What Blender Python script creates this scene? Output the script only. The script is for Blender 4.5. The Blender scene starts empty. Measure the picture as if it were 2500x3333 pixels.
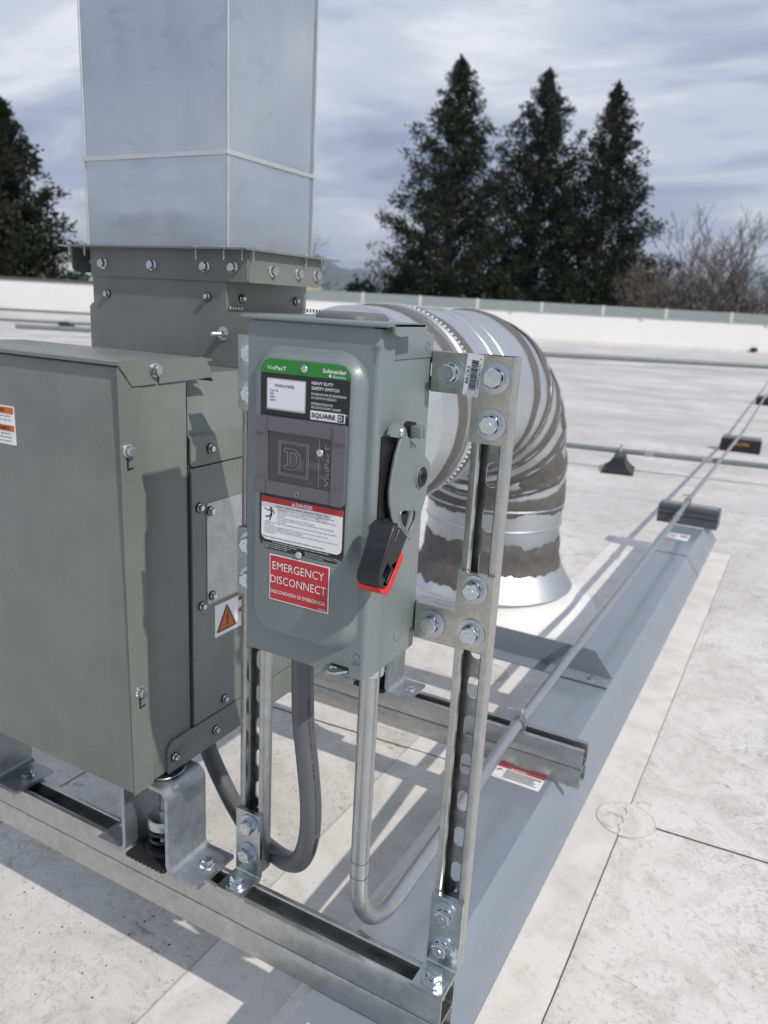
import bpy, bmesh, math, random
from math import sin, cos, pi, radians, sqrt
from mathutils import Vector, Matrix, Quaternion, noise
from mathutils.geometry import tessellate_polygon
random.seed(7)
S = bpy.context.scene
COL = S.collection

# ------------------------------------------------------------------ camera
cam_d = bpy.data.cameras.new('camera'); cam = bpy.data.objects.new('camera', cam_d); COL.objects.link(cam)
R_ = [(0.8747, 0.4818, 0.0525), (0.1693, -0.2024, -0.9646), (-0.4541, 0.8526, -0.2586)]   # right, down, forward
rt, dn, fw = [Vector(r).normalized() for r in R_]
CAM = Vector((0.3011, -0.743, 0.7943))
cam.matrix_world = Matrix(((rt.x, -dn.x, -fw.x, CAM.x), (rt.y, -dn.y, -fw.y, CAM.y), (rt.z, -dn.z, -fw.z, CAM.z), (0, 0, 0, 1)))
cam_d.sensor_fit = 'VERTICAL'; cam_d.sensor_height = 9.04; cam_d.lens = 9.04*2530.18/3333
cam_d.clip_start = 0.01; cam_d.clip_end = 40000
cam_d.dof.use_dof = True; cam_d.dof.focus_distance = 0.86; cam_d.dof.aperture_fstop = 1.9
S.camera = cam
FH = Vector((-0.4701, 0.8826, 0)); RH = Vector((0.8826, 0.4701, 0))       # level directions ahead and to the right of the photographer

# ------------------------------------------------------------------ sky, sun, exposure
SUNV = Vector((1.0, -0.30, 1.0)).normalized()
w = bpy.data.worlds.new('World'); S.world = w; w.use_nodes = True
nt = w.node_tree; nt.nodes.clear()
def N(t, typ, **kw):
    n = t.nodes.new(typ)
    for k, v in kw.items():
        if k == 'inp':
            for a, b in v.items(): n.inputs[a].default_value = b
        else: setattr(n, k, v)
    return n
def math_(t, op, a, b=None, clamp=False):
    n = N(t, 'ShaderNodeMath', operation=op, use_clamp=clamp)
    for i, x in enumerate((a, b)):
        if x is None: continue
        if isinstance(x, (int, float)): n.inputs[i].default_value = x
        else: t.links.new(x, n.inputs[i])
    return n.outputs[0]
def mixc(t, fac, a, b, blend='MIX'):
    n = N(t, 'ShaderNodeMix', data_type='RGBA', blend_type=blend)
    for i, x in ((0, fac), (6, a), (7, b)):
        if isinstance(x, (int, float)): n.inputs[i].default_value = x
        elif isinstance(x, (tuple, list)): n.inputs[i].default_value = (*x[:3], 1)
        else: t.links.new(x, n.inputs[i])
    return n.outputs[2]
def ramp(t, fac, stops, interp='LINEAR'):
    n = N(t, 'ShaderNodeValToRGB'); cr = n.color_ramp; cr.interpolation = interp
    while len(cr.elements) < len(stops): cr.elements.new(0.5)
    for e, (p, c) in zip(cr.elements, stops):
        e.position = p; e.color = (c, c, c, 1) if isinstance(c, (int, float)) else (*c[:3], 1)
    t.links.new(fac, n.inputs[0]); return n.outputs[0]
sky = N(nt, 'ShaderNodeTexSky', sky_type='NISHITA', sun_disc=False, sun_elevation=math.asin(SUNV.z),
        sun_rotation=math.atan2(SUNV.x, SUNV.y), altitude=20, air_density=1.0, dust_density=1.0, ozone_density=1.5)
tc = N(nt, 'ShaderNodeTexCoord'); sep = N(nt, 'ShaderNodeSeparateXYZ'); nt.links.new(tc.outputs['Generated'], sep.inputs[0])
zc = math_(nt, 'ADD', math_(nt, 'MAXIMUM', sep.outputs[2], 0.0), 0.16)
px = math_(nt, 'DIVIDE', sep.outputs[0], zc); py = math_(nt, 'DIVIDE', sep.outputs[1], zc)
comb = N(nt, 'ShaderNodeCombineXYZ'); nt.links.new(px, comb.inputs[0]); nt.links.new(py, comb.inputs[1])
mp = N(nt, 'ShaderNodeMapping', inp={'Rotation': (0, 0, radians(-28)), 'Scale': (0.85, 1.4, 1.0), 'Location': (1.3, 7.4, 0)})
nt.links.new(comb.outputs[0], mp.inputs[0])
n1 = N(nt, 'ShaderNodeTexNoise', inp={'Scale': 1.15, 'Detail': 9.0, 'Roughness': 0.56, 'Distortion': 0.45}); nt.links.new(mp.outputs[0], n1.inputs['Vector'])
n2 = N(nt, 'ShaderNodeTexNoise', inp={'Scale': 0.55, 'Detail': 3.0, 'Roughness': 0.5}); nt.links.new(mp.outputs[0], n2.inputs['Vector'])
tone = math_(nt, 'ADD', math_(nt, 'MULTIPLY', n1.outputs[0], 0.68), math_(nt, 'MULTIPLY', n2.outputs[0], 0.32))
cloud = ramp(nt, tone, [(0.37, (2.7, 3.15, 4.5)), (0.46, (4.0, 4.5, 5.85)), (0.54, (5.8, 6.2, 7.2)), (0.63, (8.2, 8.3, 8.8))], 'EASE')
cover = ramp(nt, tone, [(0.34, 0.86), (0.5, 0.98)])
skyc = mixc(nt, cover, sky.outputs[0], cloud)
bg = N(nt, 'ShaderNodeBackground', inp={'Strength': 0.104}); nt.links.new(skyc, bg.inputs[0])
wo = N(nt, 'ShaderNodeOutputWorld'); nt.links.new(bg.outputs[0], wo.inputs[0])
sl = bpy.data.lights.new('sun', 'SUN'); sl.energy = 3.0; sl.angle = radians(0.8); sl.color = (1.0, 0.95, 0.875)
so = bpy.data.objects.new('sun', sl); COL.objects.link(so); so.rotation_euler = (-SUNV).to_track_quat('-Z', 'Y').to_euler(); so.location = (5, -2, 6)
S.view_settings.view_transform = 'Standard'; S.view_settings.look = 'None'; S.view_settings.gamma = 1.0
S.view_settings.exposure = 0.12; S.view_settings.use_curve_mapping = False
S.render.engine = 'CYCLES'; S.cycles.max_bounces = 8; S.cycles.transparent_max_bounces = 12

# ------------------------------------------------------------------ materials
def newmat(name):
    m = bpy.data.materials.new(name); m.use_nodes = True
    return m, m.node_tree, m.node_tree.nodes['Principled BSDF']
def coords(t, scale=(1, 1, 1), rot=(0, 0, 0)):
    g = N(t, 'ShaderNodeNewGeometry'); mp = N(t, 'ShaderNodeMapping', inp={'Scale': scale, 'Rotation': rot})
    t.links.new(g.outputs['Position'], mp.inputs[0]); return mp.outputs[0]
def noise_(t, v, scale, detail=4, rough=0.55, dist=0.0):
    n = N(t, 'ShaderNodeTexNoise', inp={'Scale': scale, 'Detail': detail, 'Roughness': rough, 'Distortion': dist}); t.links.new(v, n.inputs['Vector']); return n.outputs[0]
def voro(t, v, scale, feature='F1', out='Distance', rnd=1.0):
    n = N(t, 'ShaderNodeTexVoronoi', feature=feature, inp={'Scale': scale, 'Randomness': rnd}); t.links.new(v, n.inputs['Vector']); return n.outputs[out]
def bump(t, b, h, dist, strength=1.0):
    n = N(t, 'ShaderNodeBump', inp={'Distance': dist, 'Strength': strength}); t.links.new(h, n.inputs['Height']); t.links.new(n.outputs[0], b.inputs['Normal'])
def setv(b, **kw):
    for k, v in kw.items():
        k = {'rough': 'Roughness', 'metal': 'Metallic', 'color': 'Base Color', 'spec': 'Specular IOR Level', 'coat': 'Coat Weight', 'ior': 'IOR', 'trans': 'Transmission Weight', 'alpha': 'Alpha'}[k]
        b.inputs[k].default_value = (*v, 1) if isinstance(v, tuple) else v
def flat(name, color, rough=0.5, metal=0.0, **kw):
    m, t, b = newmat(name); setv(b, color=color, rough=rough, metal=metal, **kw); return m
def paint(name, color, rough=0.4, var=0.06, dirt=0.15, spec=0.5):
    m, t, b = newmat(name); v = coords(t)
    a = noise_(t, v, 9, 5, .6); c = noise_(t, v, 140, 3, .6)
    dark = tuple(x*(1-dirt) for x in color); lite = tuple(min(1, x*(1+var)) for x in color)
    col = mixc(t, ramp(t, a, [(.3, 0), (.7, 1)]), dark, lite)
    sp = ramp(t, noise_(t, v, 420, 2, .5), [(.70, 0), (.76, .25)])
    col = mixc(t, sp, col, tuple(x*.6 for x in color))
    run = ramp(t, noise_(t, coords(t, (1, 1, .10)), 70, 4, .6, .3), [(.54, 0), (.74, .10)])
    col = mixc(t, run, col, tuple(min(1, x*1.3+.02) for x in color))
    t.links.new(col, b.inputs['Base Color']); setv(b, spec=spec)
    t.links.new(ramp(t, c, [(.3, rough-.05), (.7, rough+.08)]), b.inputs['Roughness'])
    bump(t, b, noise_(t, v, 900, 2, .5), .0002, .35); return m
def zinc(name, color, rough=0.35, spangle=260, dark=.62, stretch=(1, 1, 1), metal=1.0, blot=.0):
    m, t, b = newmat(name); v = coords(t, stretch)
    cell = voro(t, v, spangle, 'F1', 'Color'); sepc = N(t, 'ShaderNodeSeparateColor'); t.links.new(cell, sepc.inputs[0])
    f = math_(t, 'ADD', math_(t, 'MULTIPLY', sepc.outputs[0], .16), math_(t, 'MULTIPLY', noise_(t, v, 55, 6, .65, .6), .90))
    col = mixc(t, ramp(t, f, [(.3, 0), (.75, 1)]), tuple(c*dark for c in color), color)
    if blot: col = mixc(t, ramp(t, noise_(t, v, 16, 7, .7, 1.0), [(.5, 0), (.72, blot)]), col, (.16, .155, .15))
    sc = ramp(t, noise_(t, v, 700, 2, .6), [(.68, 0), (.75, .35)])
    col = mixc(t, sc, col, tuple(c*.45 for c in color))
    t.links.new(col, b.inputs['Base Color']); setv(b, metal=metal)
    t.links.new(ramp(t, noise_(t, v, 38, 5, .6), [(.3, rough-.07), (.7, rough+.12)]), b.inputs['Roughness'])
    bump(t, b, f, .0003, .25); return m
def sheet(name, color, rough):
    m, t, b = newmat(name); v = coords(t, (1, 1, .35)); v2 = coords(t)
    f = noise_(t, v, 22, 6, .62, .4)
    col = mixc(t, ramp(t, f, [(.3, 0), (.7, 1)]), tuple(c*.93 for c in color), color)
    smear = ramp(t, noise_(t, coords(t, (1, 1, 2.6), (.0, .5, .35)), 11, 6, .7, .6), [(.55, 0), (.74, .42)])
    col = mixc(t, smear, col, tuple(c*.62 for c in color))
    t.links.new(col, b.inputs['Base Color']); setv(b, metal=.84)
    t.links.new(ramp(t, noise_(t, v2, 9, 5, .6), [(.3, rough-.02), (.72, rough+.09)]), b.inputs['Roughness'])
    cell = voro(t, v2, 170, 'F1', 'Color'); sepc = N(t, 'ShaderNodeSeparateColor'); t.links.new(cell, sepc.inputs[0])
    fl = math_(t, 'ADD', math_(t, 'MULTIPLY', sepc.outputs[0], .5), noise_(t, v2, 26, 3, .5))
    bump(t, b, fl, .0006, .10); return m
M = {}
M['unit'] = paint('unit_paint', (.178, .189, .174), .30)
M['switch'] = paint('switch_paint', (.185, .219, .221), .34, .03, .05)
M['galv'] = zinc('galvanized_strut', (.56, .568, .562), .34, 300, .74, blot=.14, metal=.92)
M['galv_shaded'] = zinc('strut_web_shaded_zinc', (.40, .40, .39), .32, 300, .60, blot=.3, metal=.95)  # strut zinc again, darkened: shade inside the channel put into the colour
M['plate'] = zinc('zinc_plate', (.60, .60, .53), .33, 240, .68, blot=.25)
M['foot'] = zinc('zinc_bright', (.56, .61, .60), .28, 220, .75, blot=.15)
M['hotdip'] = zinc('hot_dip_zinc', (.47, .50, .53), .42, 130, .72, metal=.85)
M['duct'] = sheet('duct_sheet', (.60, .63, .655), .14)
M['rduct'] = sheet('round_duct_sheet', (.60, .62, .63), .34)
M['cleat'] = zinc('folded_cleat_glint', (.70, .715, .72), .42, 300, .9, metal=.8)  # lighter than the duct sheet: the sun-catching fold put into the colour
M['seamz'] = zinc('corner_seam_glint', (.64, .66, .67), .40, 300, .9, metal=.9)  # corner seams lightened so their bright edge line sits in the colour
M['bolt'] = zinc('bolt_zinc', (.66, .70, .72), .22, 500, .85)
M['washer'] = zinc('washer_zinc', (.55, .60, .66), .27, 500, .92)
M['emt'] = zinc('conduit_zinc', (.52, .535, .54), .33, 260, .84, metal=.9)
def capmat():
    m, t, b = newmat('curb_cap_metal'); v = coords(t)
    dust = noise_(t, coords(t, (1, .3, 1)), 14, 7, .68, .5)
    col = mixc(t, ramp(t, dust, [(.42, 0), (.80, .28)]), (.215, .245, .285), (.32, .34, .37))
    sc = ramp(t, noise_(t, coords(t, (1.6, .5, 1), (0, 0, .4)), 60, 4, .6, 1.0), [(.66, 0), (.71, .22)])
    col = mixc(t, sc, col, (.42, .44, .46)); sp = ramp(t, voro(t, v, 55), [(.05, .5), (.10, 0)]); col = mixc(t, sp, col, (.15, .15, .15))
    t.links.new(col, b.inputs['Base Color']); setv(b, spec=.9)
    t.links.new(ramp(t, dust, [(.35, .12), (.8, .26)]), b.inputs['Roughness'])
    bump(t, b, noise_(t, coords(t, (1, .35, 1)), 5, 3, .5), .003, .12); return m
M['cap'] = capmat()
M['gasket'] = flat('black_rubber', (.012, .012, .013), .55)
M['blackp'] = paint('black_plastic', (.014, .015, .017), .42, .1, .1)
M['dark'] = flat('dark_gap', (.006, .006, .006), .8)
M['flex'] = paint('grey_conduit_jacket', (.105, .108, .115), .35, .05, .06)
M['print_white'] = flat('print_white', (.80, .80, .80), .35)
M['print_card'] = flat('print_card', (.74, .75, .79), .4)
M['print_grey'] = flat('print_grey', (.42, .43, .45), .4)
M['print_black'] = flat('print_black', (.012, .014, .018), .32)
M['print_red'] = flat('print_red', (.47, .022, .030), .35)
M['print_green'] = flat('print_green', (.020, .22, .030), .35)
M['print_orange'] = flat('print_orange', (.55, .115, .012), .4)
M['print_gold'] = flat('print_gold', (.62, .30, .02), .45)
M['spring'] = flat('green_spring', (.006, .045, .025), .35)
M['red'] = flat('red_tape', (.60, .025, .02), .45)
M['pipe'] = paint('grey_pipe', (.19, .215, .205), .40)
M['coping'] = paint('coping_metal', (.26, .30, .30), .40, .05, .1)
M['brown'] = paint('brown_coping', (.10, .09, .085), .5)
M['trim'] = flat('cream_trim', (.55, .55, .50), .5)
M['wallw'] = paint('white_membrane_wall', (.80, .80, .79), .6, .02, .06)
M['mastic'] = None

def mastic():
    m, t, b = newmat('grey_mastic'); v = coords(t)
    a = noise_(t, v, 30, 6, .65, .5)
    col = mixc(t, ramp(t, a, [(.3, 0), (.7, 1)]), (.088, .082, .078), (.130, .123, .117))
    t.links.new(col, b.inputs['Base Color']); setv(b, rough=.62)
    bump(t, b, noise_(t, coords(t, (1, 1, 1)), 45, 5, .6, .8), .004, .7); return m
M['mastic'] = mastic()

def roofmat():
    m, t, b = newmat('roof_membrane'); v = coords(t)
    base = (.715, .695, .66)
    big = noise_(t, v, .55, 6, .62, .6)                                   # ponding stains
    vst = coords(t, (.6, 1.15, 1), (0, 0, radians(-28)))
    band = noise_(t, vst, 1.1, 5, .6, .4)
    mid = noise_(t, v, 7, 6, .68, 1.2)
    fine = noise_(t, v, 55, 5, .7, 1.4)
    col = mixc(t, ramp(t, big, [(.42, 0), (.66, .72)]), base, (.50, .485, .46))
    far = N(t, 'ShaderNodeSeparateXYZ'); t.links.new(v, far.inputs[0])
    fy = ramp(t, math_(t, 'MULTIPLY', far.outputs[1], .05), [(.12, 0), (.35, .62)])
    col = mixc(t, math_(t, 'MULTIPLY', ramp(t, band, [(.42, 0), (.62, 1)]), fy), col, (.36, .355, .345))
    col = mixc(t, ramp(t, mid, [(.44, 0), (.70, .62)]), col, (.43, .40, .36))
    # worm-like scuffs: thin iso-lines of a distorted noise, only in patches
    wv = noise_(t, v, 21, 3, .55, 2.6)
    line = ramp(t, math_(t, 'ABSOLUTE', math_(t, 'SUBTRACT', wv, .52)), [(.0, .8), (.020, 0)])
    patch = ramp(t, noise_(t, v, 3.3, 3, .6), [(.45, 0), (.60, .85)])
    col = mixc(t, math_(t, 'MULTIPLY', line, patch), col, (.22, .205, .185))
    blotp = ramp(t, noise_(t, v, 2.6, 4, .7, .5), [(.50, 0), (.62, 1)])
    blot = ramp(t, noise_(t, coords(t, (.7, 1.6, 1), (0, 0, .5)), 38, 3, .5, 1.5), [(.595, 0), (.66, .75)])
    col = mixc(t, math_(t, 'MULTIPLY', blot, blotp), col, (.20, .19, .175))
    col = mixc(t, ramp(t, fine, [(.52, 0), (.69, .62)]), col, (.37, .345, .31))
    sp = ramp(t, voro(t, v, 60), [(.05, .7), (.10, 0)])
    spm = ramp(t, noise_(t, v, 9, 2, .5), [(.52, 0), (.60, 1)])
    col = mixc(t, math_(t, 'MULTIPLY', sp, spm), col, (.10, .085, .075))
    t.links.new(col, b.inputs['Base Color']); setv(b, rough=.62, spec=.35)
    bump(t, b, math_(t, 'ADD', mid, math_(t, 'MULTIPLY', fine, .4)), .003, .35)
    return m
M['roof'] = roofmat()
def membrane_clean():
    m, t, b = newmat('flashing_membrane'); v = coords(t)
    col = mixc(t, ramp(t, noise_(t, v, 6, 6, .68, 1.2), [(.44, 0), (.72, .7)]), (.735, .715, .68), (.50, .475, .435))
    col = mixc(t, ramp(t, noise_(t, v, 60, 5, .7, 1.4), [(.55, 0), (.74, .5)]), col, (.36, .34, .31))
    t.links.new(col, b.inputs['Base Color']); setv(b, rough=.6); bump(t, b, noise_(t, v, 12, 4, .6), .003, .3); return m
M['flash'] = membrane_clean()
M['patchm'] = M['roof']
def leafmat(name, c1, c2):
    m, t, b = newmat(name); v = coords(t)
    col = mixc(t, ramp(t, noise_(t, v, .9, 3, .6), [(.35, 0), (.65, 1)]), c1, c2)
    t.links.new(col, b.inputs['Base Color']); setv(b, rough=.7, spec=.2); return m
M['redwood'] = leafmat('redwood_foliage', (.010, .018, .012), (.042, .043, .022))
M['bush'] = leafmat('dark_bush_foliage', (.022, .040, .020), (.045, .062, .028))
M['bark'] = leafmat('bark', (.045, .033, .025), (.085, .065, .05))
M['twig'] = leafmat('bare_twigs', (.10, .085, .075), (.21, .18, .16))
M['hillg'] = leafmat('grass_hill', (.10, .12, .06), (.16, .17, .09))
M['hillb'] = leafmat('wooded_hill', (.035, .05, .03), (.07, .09, .05))
M['town'] = leafmat('valley_ground', (.07, .08, .05), (.14, .13, .10))

# ------------------------------------------------------------------ geometry helpers
def Vv(p): return Vector(p)
class G:
    """collects faces for ONE mesh object"""
    def __init__(s): s.v = []; s.f = []; s.m = []
    def add(s, vs, fs, mi=0):
        o = len(s.v); s.v.extend([tuple(x) for x in vs]); s.f.extend([tuple(i+o for i in f) for f in fs]); s.m.extend([mi]*len(fs)); return s
    def box(s, a, b, mi=0, bev=0):
        x0, y0, z0 = [min(a[i], b[i]) for i in range(3)]; x1, y1, z1 = [max(a[i], b[i]) for i in range(3)]
        if not bev:
            vs = [(x0, y0, z0), (x1, y0, z0), (x1, y1, z0), (x0, y1, z0), (x0, y0, z1), (x1, y0, z1), (x1, y1, z1), (x0, y1, z1)]
            return s.add(vs, [(0, 3, 2, 1), (4, 5, 6, 7), (0, 1, 5, 4), (1, 2, 6, 5), (2, 3, 7, 6), (3, 0, 4, 7)], mi)
        bm = bmesh.new(); bmesh.ops.create_cube(bm, size=1)
        for v in bm.verts: v.co = Vector(((x0+x1)/2+v.co.x*(x1-x0), (y0+y1)/2+v.co.y*(y1-y0), (z0+z1)/2+v.co.z*(z1-z0)))
        bmesh.ops.bevel(bm, geom=bm.edges[:], offset=bev, segments=3, profile=.5, affect='EDGES')
        return s.bm(bm, mi)
    def bm(s, bm, mi=0):
        bm.verts.index_update(); s.add([v.co[:] for v in bm.verts], [[v.index for v in f.verts] for f in bm.faces], mi); bm.free(); return s
    def cyl(s, p0, p1, r0, n=16, r1=None, mi=0, caps=True, rot=0.0):
        p0, p1 = Vv(p0), Vv(p1); r1 = r0 if r1 is None else r1
        d = (p1-p0).normalized(); u = d.orthogonal().normalized(); q = d.cross(u)
        vs = []
        for p, r in ((p0, r0), (p1, r1)):
            for i in range(n):
                a = 2*pi*i/n+rot; vs.append(p+(u*cos(a)+q*sin(a))*r)
        fs = [(i, (i+1) % n, n+(i+1) % n, n+i) for i in range(n)]
        if caps: fs += [tuple(range(n-1, -1, -1)), tuple(range(n, 2*n))]
        return s.add(vs, fs, mi)
    def tube(s, path, r, n=14, mi=0, caps=True, closed=False):
        P = [Vv(p) for p in path]; L = len(P); rr = r if isinstance(r, (list, tuple)) else [r]*L
        T = []
        for i in range(L):
            a = P[(i-1) % L] if (closed or i > 0) else P[i]; b = P[(i+1) % L] if (closed or i < L-1) else P[i]
            T.append((b-a).normalized())
        u = T[0].orthogonal().normalized(); vs = []
        for i in range(L):
            u = (u-T[i]*u.dot(T[i])).normalized(); q = T[i].cross(u)
            for k in range(n):
                a = 2*pi*k/n; vs.append(P[i]+(u*cos(a)+q*sin(a))*rr[i])
        fs = []
        for i in range(L if closed else L-1):
            j = (i+1) % L
            for k in range(n): fs.append((i*n+k, i*n+(k+1) % n, j*n+(k+1) % n, j*n+k))
        if caps and not closed: fs += [tuple(range(n-1, -1, -1)), tuple(range((L-1)*n, L*n))]
        return s.add(vs, fs, mi)
    def lathe(s, prof, c, n=48, mi=0, axis='z'):
        vs = []
        for r, h in prof:
            for k in range(n):
                a = 2*pi*k/n; vs.append((c[0]+r*cos(a), c[1]+r*sin(a), c[2]+h))
        fs = []
        for i in range(len(prof)-1):
            for k in range(n): fs.append((i*n+k, i*n+(k+1) % n, (i+1)*n+(k+1) % n, (i+1)*n+k))
        return s.add(vs, fs, mi)
    def prism(s, poly, to3, d, mi=0, holes=()):
        """2D polygon (with holes) mapped by to3(u,v,w), extruded w = d[0]..d[1]"""
        loops = [list(poly)]+[list(h) for h in holes]
        flat_ = [p for l in loops for p in l]
        tris = tessellate_polygon([[Vector((p[0], p[1], 0)) for p in l] for l in loops])
        n = len(flat_); vs = [to3(p[0], p[1], d[0]) for p in flat_]+[to3(p[0], p[1], d[1]) for p in flat_]
        fs = []
        for t_ in tris:
            a, b, c = t_; fs += [(a, b, c), (n+c, n+b, n+a)]
        o = 0
        for l in loops:
            k = len(l)
            for i in range(k): fs.append((o+i, o+(i+1) % k, n+o+(i+1) % k, n+o+i))
            o += k
        return s.add(vs, fs, mi)
    def quad(s, a, b, c, d, mi=0): return s.add([a, b, c, d], [(0, 1, 2, 3)], mi)
    def mesh(s, name, mats, org=Vector((0, 0, 0)), ang=32, fixn=True):
        me = bpy.data.meshes.new(name)
        me.from_pydata([(x[0]-org.x, x[1]-org.y, x[2]-org.z) for x in s.v], [], s.f)
        for m in (mats if isinstance(mats, (list, tuple)) else [mats]): me.materials.append(M[m] if isinstance(m, str) else m)
        for p, mi in zip(me.polygons, s.m): p.material_index = mi
        if fixn:
            b = bmesh.new(); b.from_mesh(me); bmesh.ops.recalc_face_normals(b, faces=b.faces); b.to_mesh(me); b.free()
        if ang:
            me.polygons.foreach_set('use_smooth', [True]*len(me.polygons)); me.set_sharp_from_angle(angle=radians(ang))
        me.update(); return me
def root(name, label, cat, loc, group=None):
    o = bpy.data.objects.new(name, None); COL.objects.link(o); o.location = loc; o.empty_display_size = .05
    o['label'] = label; o['category'] = cat; o['org'] = list(loc)
    if group: o['group'] = group
    return o
def org(o):
    while o.parent: o = o.parent
    return Vector(o['org'])
def part(name, g, mats, parent, ang=32, label=None, kind=None, fixn=True):
    o = bpy.data.objects.new(name, g.mesh(name, mats, org(parent), ang, fixn)); COL.objects.link(o); o.parent = parent
    if label: o['label'] = label
    if kind: o['kind'] = kind
    return o
def single(name, g, mats, label, cat, loc=(0, 0, 0), group=None, ang=32, fixn=True):
    o = bpy.data.objects.new(name, g.mesh(name, mats, Vector(loc), ang, fixn)); COL.objects.link(o); o.location = loc
    o['label'] = label; o['category'] = cat; o['org'] = list(loc)
    if group: o['group'] = group
    return o
def struct(name, g, mats, ang=32, parent=None, kind='structure'):
    o = bpy.data.objects.new(name, g.mesh(name, mats, Vector((0, 0, 0)), ang)); COL.objects.link(o); o['org'] = [0, 0, 0]
    if parent: o.parent = parent
    else: o['kind'] = kind
    return o
def copy_tree(o, parent=None):
    c = o.copy(); COL.objects.link(c)
    if parent: c.parent = parent
    for ch in list(o.children): copy_tree(ch, c)
    return c
def place(name, me, parent, P, n=(0, 0, 1), spin=None, label=None):
    o = bpy.data.objects.new(name, me); COL.objects.link(o); o.parent = parent
    o.location = Vector(P)-org(parent)
    q = Vector((0, 0, 1)).rotation_difference(Vector(n))
    o.rotation_mode = 'QUATERNION'; o.rotation_quaternion = q @ Quaternion((0, 0, 1), random.uniform(0, 1.05) if spin is None else spin)
    if label: o['label'] = label
    return o
def rrect(x0, x1, y0, y1, r, n=6):
    rs = r if isinstance(r, (list, tuple)) else [r]*4       # bl, br, tr, tl
    out = []
    for (cx, cy, a0, rr) in ((x0+rs[0], y0+rs[0], pi, rs[0]), (x1-rs[1], y0+rs[1], 1.5*pi, rs[1]), (x1-rs[2], y1-rs[2], 0, rs[2]), (x0+rs[3], y1-rs[3], .5*pi, rs[3])):
        if rr < 1e-6: out.append((cx, cy)); continue
        for i in range(n+1):
            a = a0+pi/2*i/n; out.append((cx+rr*cos(a), cy+rr*sin(a)))
    return out
def circ(cx, cy, r, n=20, a0=0): return [(cx+r*cos(a0+2*pi*i/n), cy+r*sin(a0+2*pi*i/n)) for i in range(n)]
def slot(cx, cy, w, h, n=6): return rrect(cx-w/2, cx+w/2, cy-h/2, cy+h/2, min(w, h)/2-1e-5, n)
XZ = lambda y0: (lambda u, v, w: (u, y0-w, v))          # a face looking towards -y; w outwards
YZ = lambda x0: (lambda u, v, w: (x0+w, u, v))          # a face looking towards +x
XY = lambda z0: (lambda u, v, w: (u, v, z0+w))          # a face looking up

# text as flat print -------------------------------------------------------
_tc = {}
def text_geo(s, bold=0.0):
    k = (s, bold)
    if k in _tc: return _tc[k]
    cu = bpy.data.curves.new('t', 'FONT'); cu.body = s; cu.size = 1; cu.resolution_u = 2; cu.offset = bold; cu.fill_mode = 'FRONT'
    o = bpy.data.objects.new('t', cu); me = o.to_mesh()
    r = ([(v.co.x, v.co.y) for v in me.vertices], [tuple(p.vertices) for p in me.polygons])
    o.to_mesh_clear(); bpy.data.objects.remove(o); bpy.data.curves.remove(cu)
    _tc[k] = r; return r
CAPH = None
def put_text(g, s, x, y, h, to3, w=None, off=.0003, mi=0, bold=0.0, align='l', rot=0.0):
    """baseline-left at (x, y), capital height h, squeezed to width w"""
    global CAPH
    if CAPH is None: CAPH = max(v[1] for v in text_geo('H')[0])
    vs, fs = text_geo(s, bold)
    if not vs: return
    k = h/CAPH; x0 = min(v[0] for v in vs); x1 = max(v[0] for v in vs)
    kx = k if w is None else w/(x1-x0)
    W = (x1-x0)*kx; ax = {'l': 0, 'c': -W/2, 'r': -W}[align]
    out = []
    for a, b in vs:
        u, v = (a-x0)*kx+ax, b*k
        if rot: u, v = u*cos(rot)-v*sin(rot), u*sin(rot)+v*cos(rot)
        out.append(to3(x+u, y+v, off))
    g.add(out, fs, mi)
def patch(g, poly, to3, off=.0003, mi=0, th=.0003): g.prism(poly, to3, (off-th, off), mi)

# bolts: shared meshes along +Z ---------------------------------------------
def hexhead(g, rc, z0, h, mi=0):
    n = 6; c = .0008
    vs = [(rc*cos(pi*i/3), rc*sin(pi*i/3), z0) for i in range(6)]+[(rc*cos(pi*i/3), rc*sin(pi*i/3), z0+h-c) for i in range(6)]+[((rc-.0014)*cos(pi*i/3), (rc-.0014)*sin(pi*i/3), z0+h) for i in range(6)]
    fs = [(i, (i+1) % 6, 6+(i+1) % 6, 6+i) for i in range(6)]+[(6+i, 6+(i+1) % 6, 12+(i+1) % 6, 12+i) for i in range(6)]+[tuple(range(12, 18))]
    g.add(vs, fs, mi)
def washer_bolt_mesh():
    g = G(); g.lathe([(.0001, .0), (.0158, .0), (.0160, .0006), (.0158, .0020), (.0108, .0022)], (0, 0, 0), 28, 1)
    g.lathe([(.0108, .002), (.0106, .0048), (.0100, .0052)], (0, 0, 0), 20, 0); hexhead(g, .0104, .0050, .0078)
    g.lathe([(.0042, .0129), (.0040, .0133), (.0001, .0133)], (0, 0, 0), 10, 0)
    return g.mesh('bolt', ['bolt', 'washer'])
def flange_bolt_mesh(k=1.0):
    g = G(); g.lathe([(.0001, 0), (.0076*k, 0), (.0076*k, .0012), (.0058*k, .0024)], (0, 0, 0), 20); hexhead(g, .0060*k, .0018, .0060*k)
    return g.mesh('bolt', ['bolt'])
def gasket_screw_mesh():
    g = G(); g.lathe([(.0001, 0), (.0072, 0), (.0072, .0016), (.005, .0022)], (0, 0, 0), 20, 1)
    g.lathe([(.0056, .0014), (.0058, .0022), (.0046, .0032)], (0, 0, 0), 18, 0); hexhead(g, .0044, .0026, .0052)
    return g.mesh('screw', ['bolt', 'gasket'])
BOLT = washer_bolt_mesh(); FBOLT = flange_bolt_mesh(); GSCREW = gasket_screw_mesh(); FBOLT2 = flange_bolt_mesh(1.15)
def hexnut_geo(g, r, z0, h): hexhead(g, r, z0, h)

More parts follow.
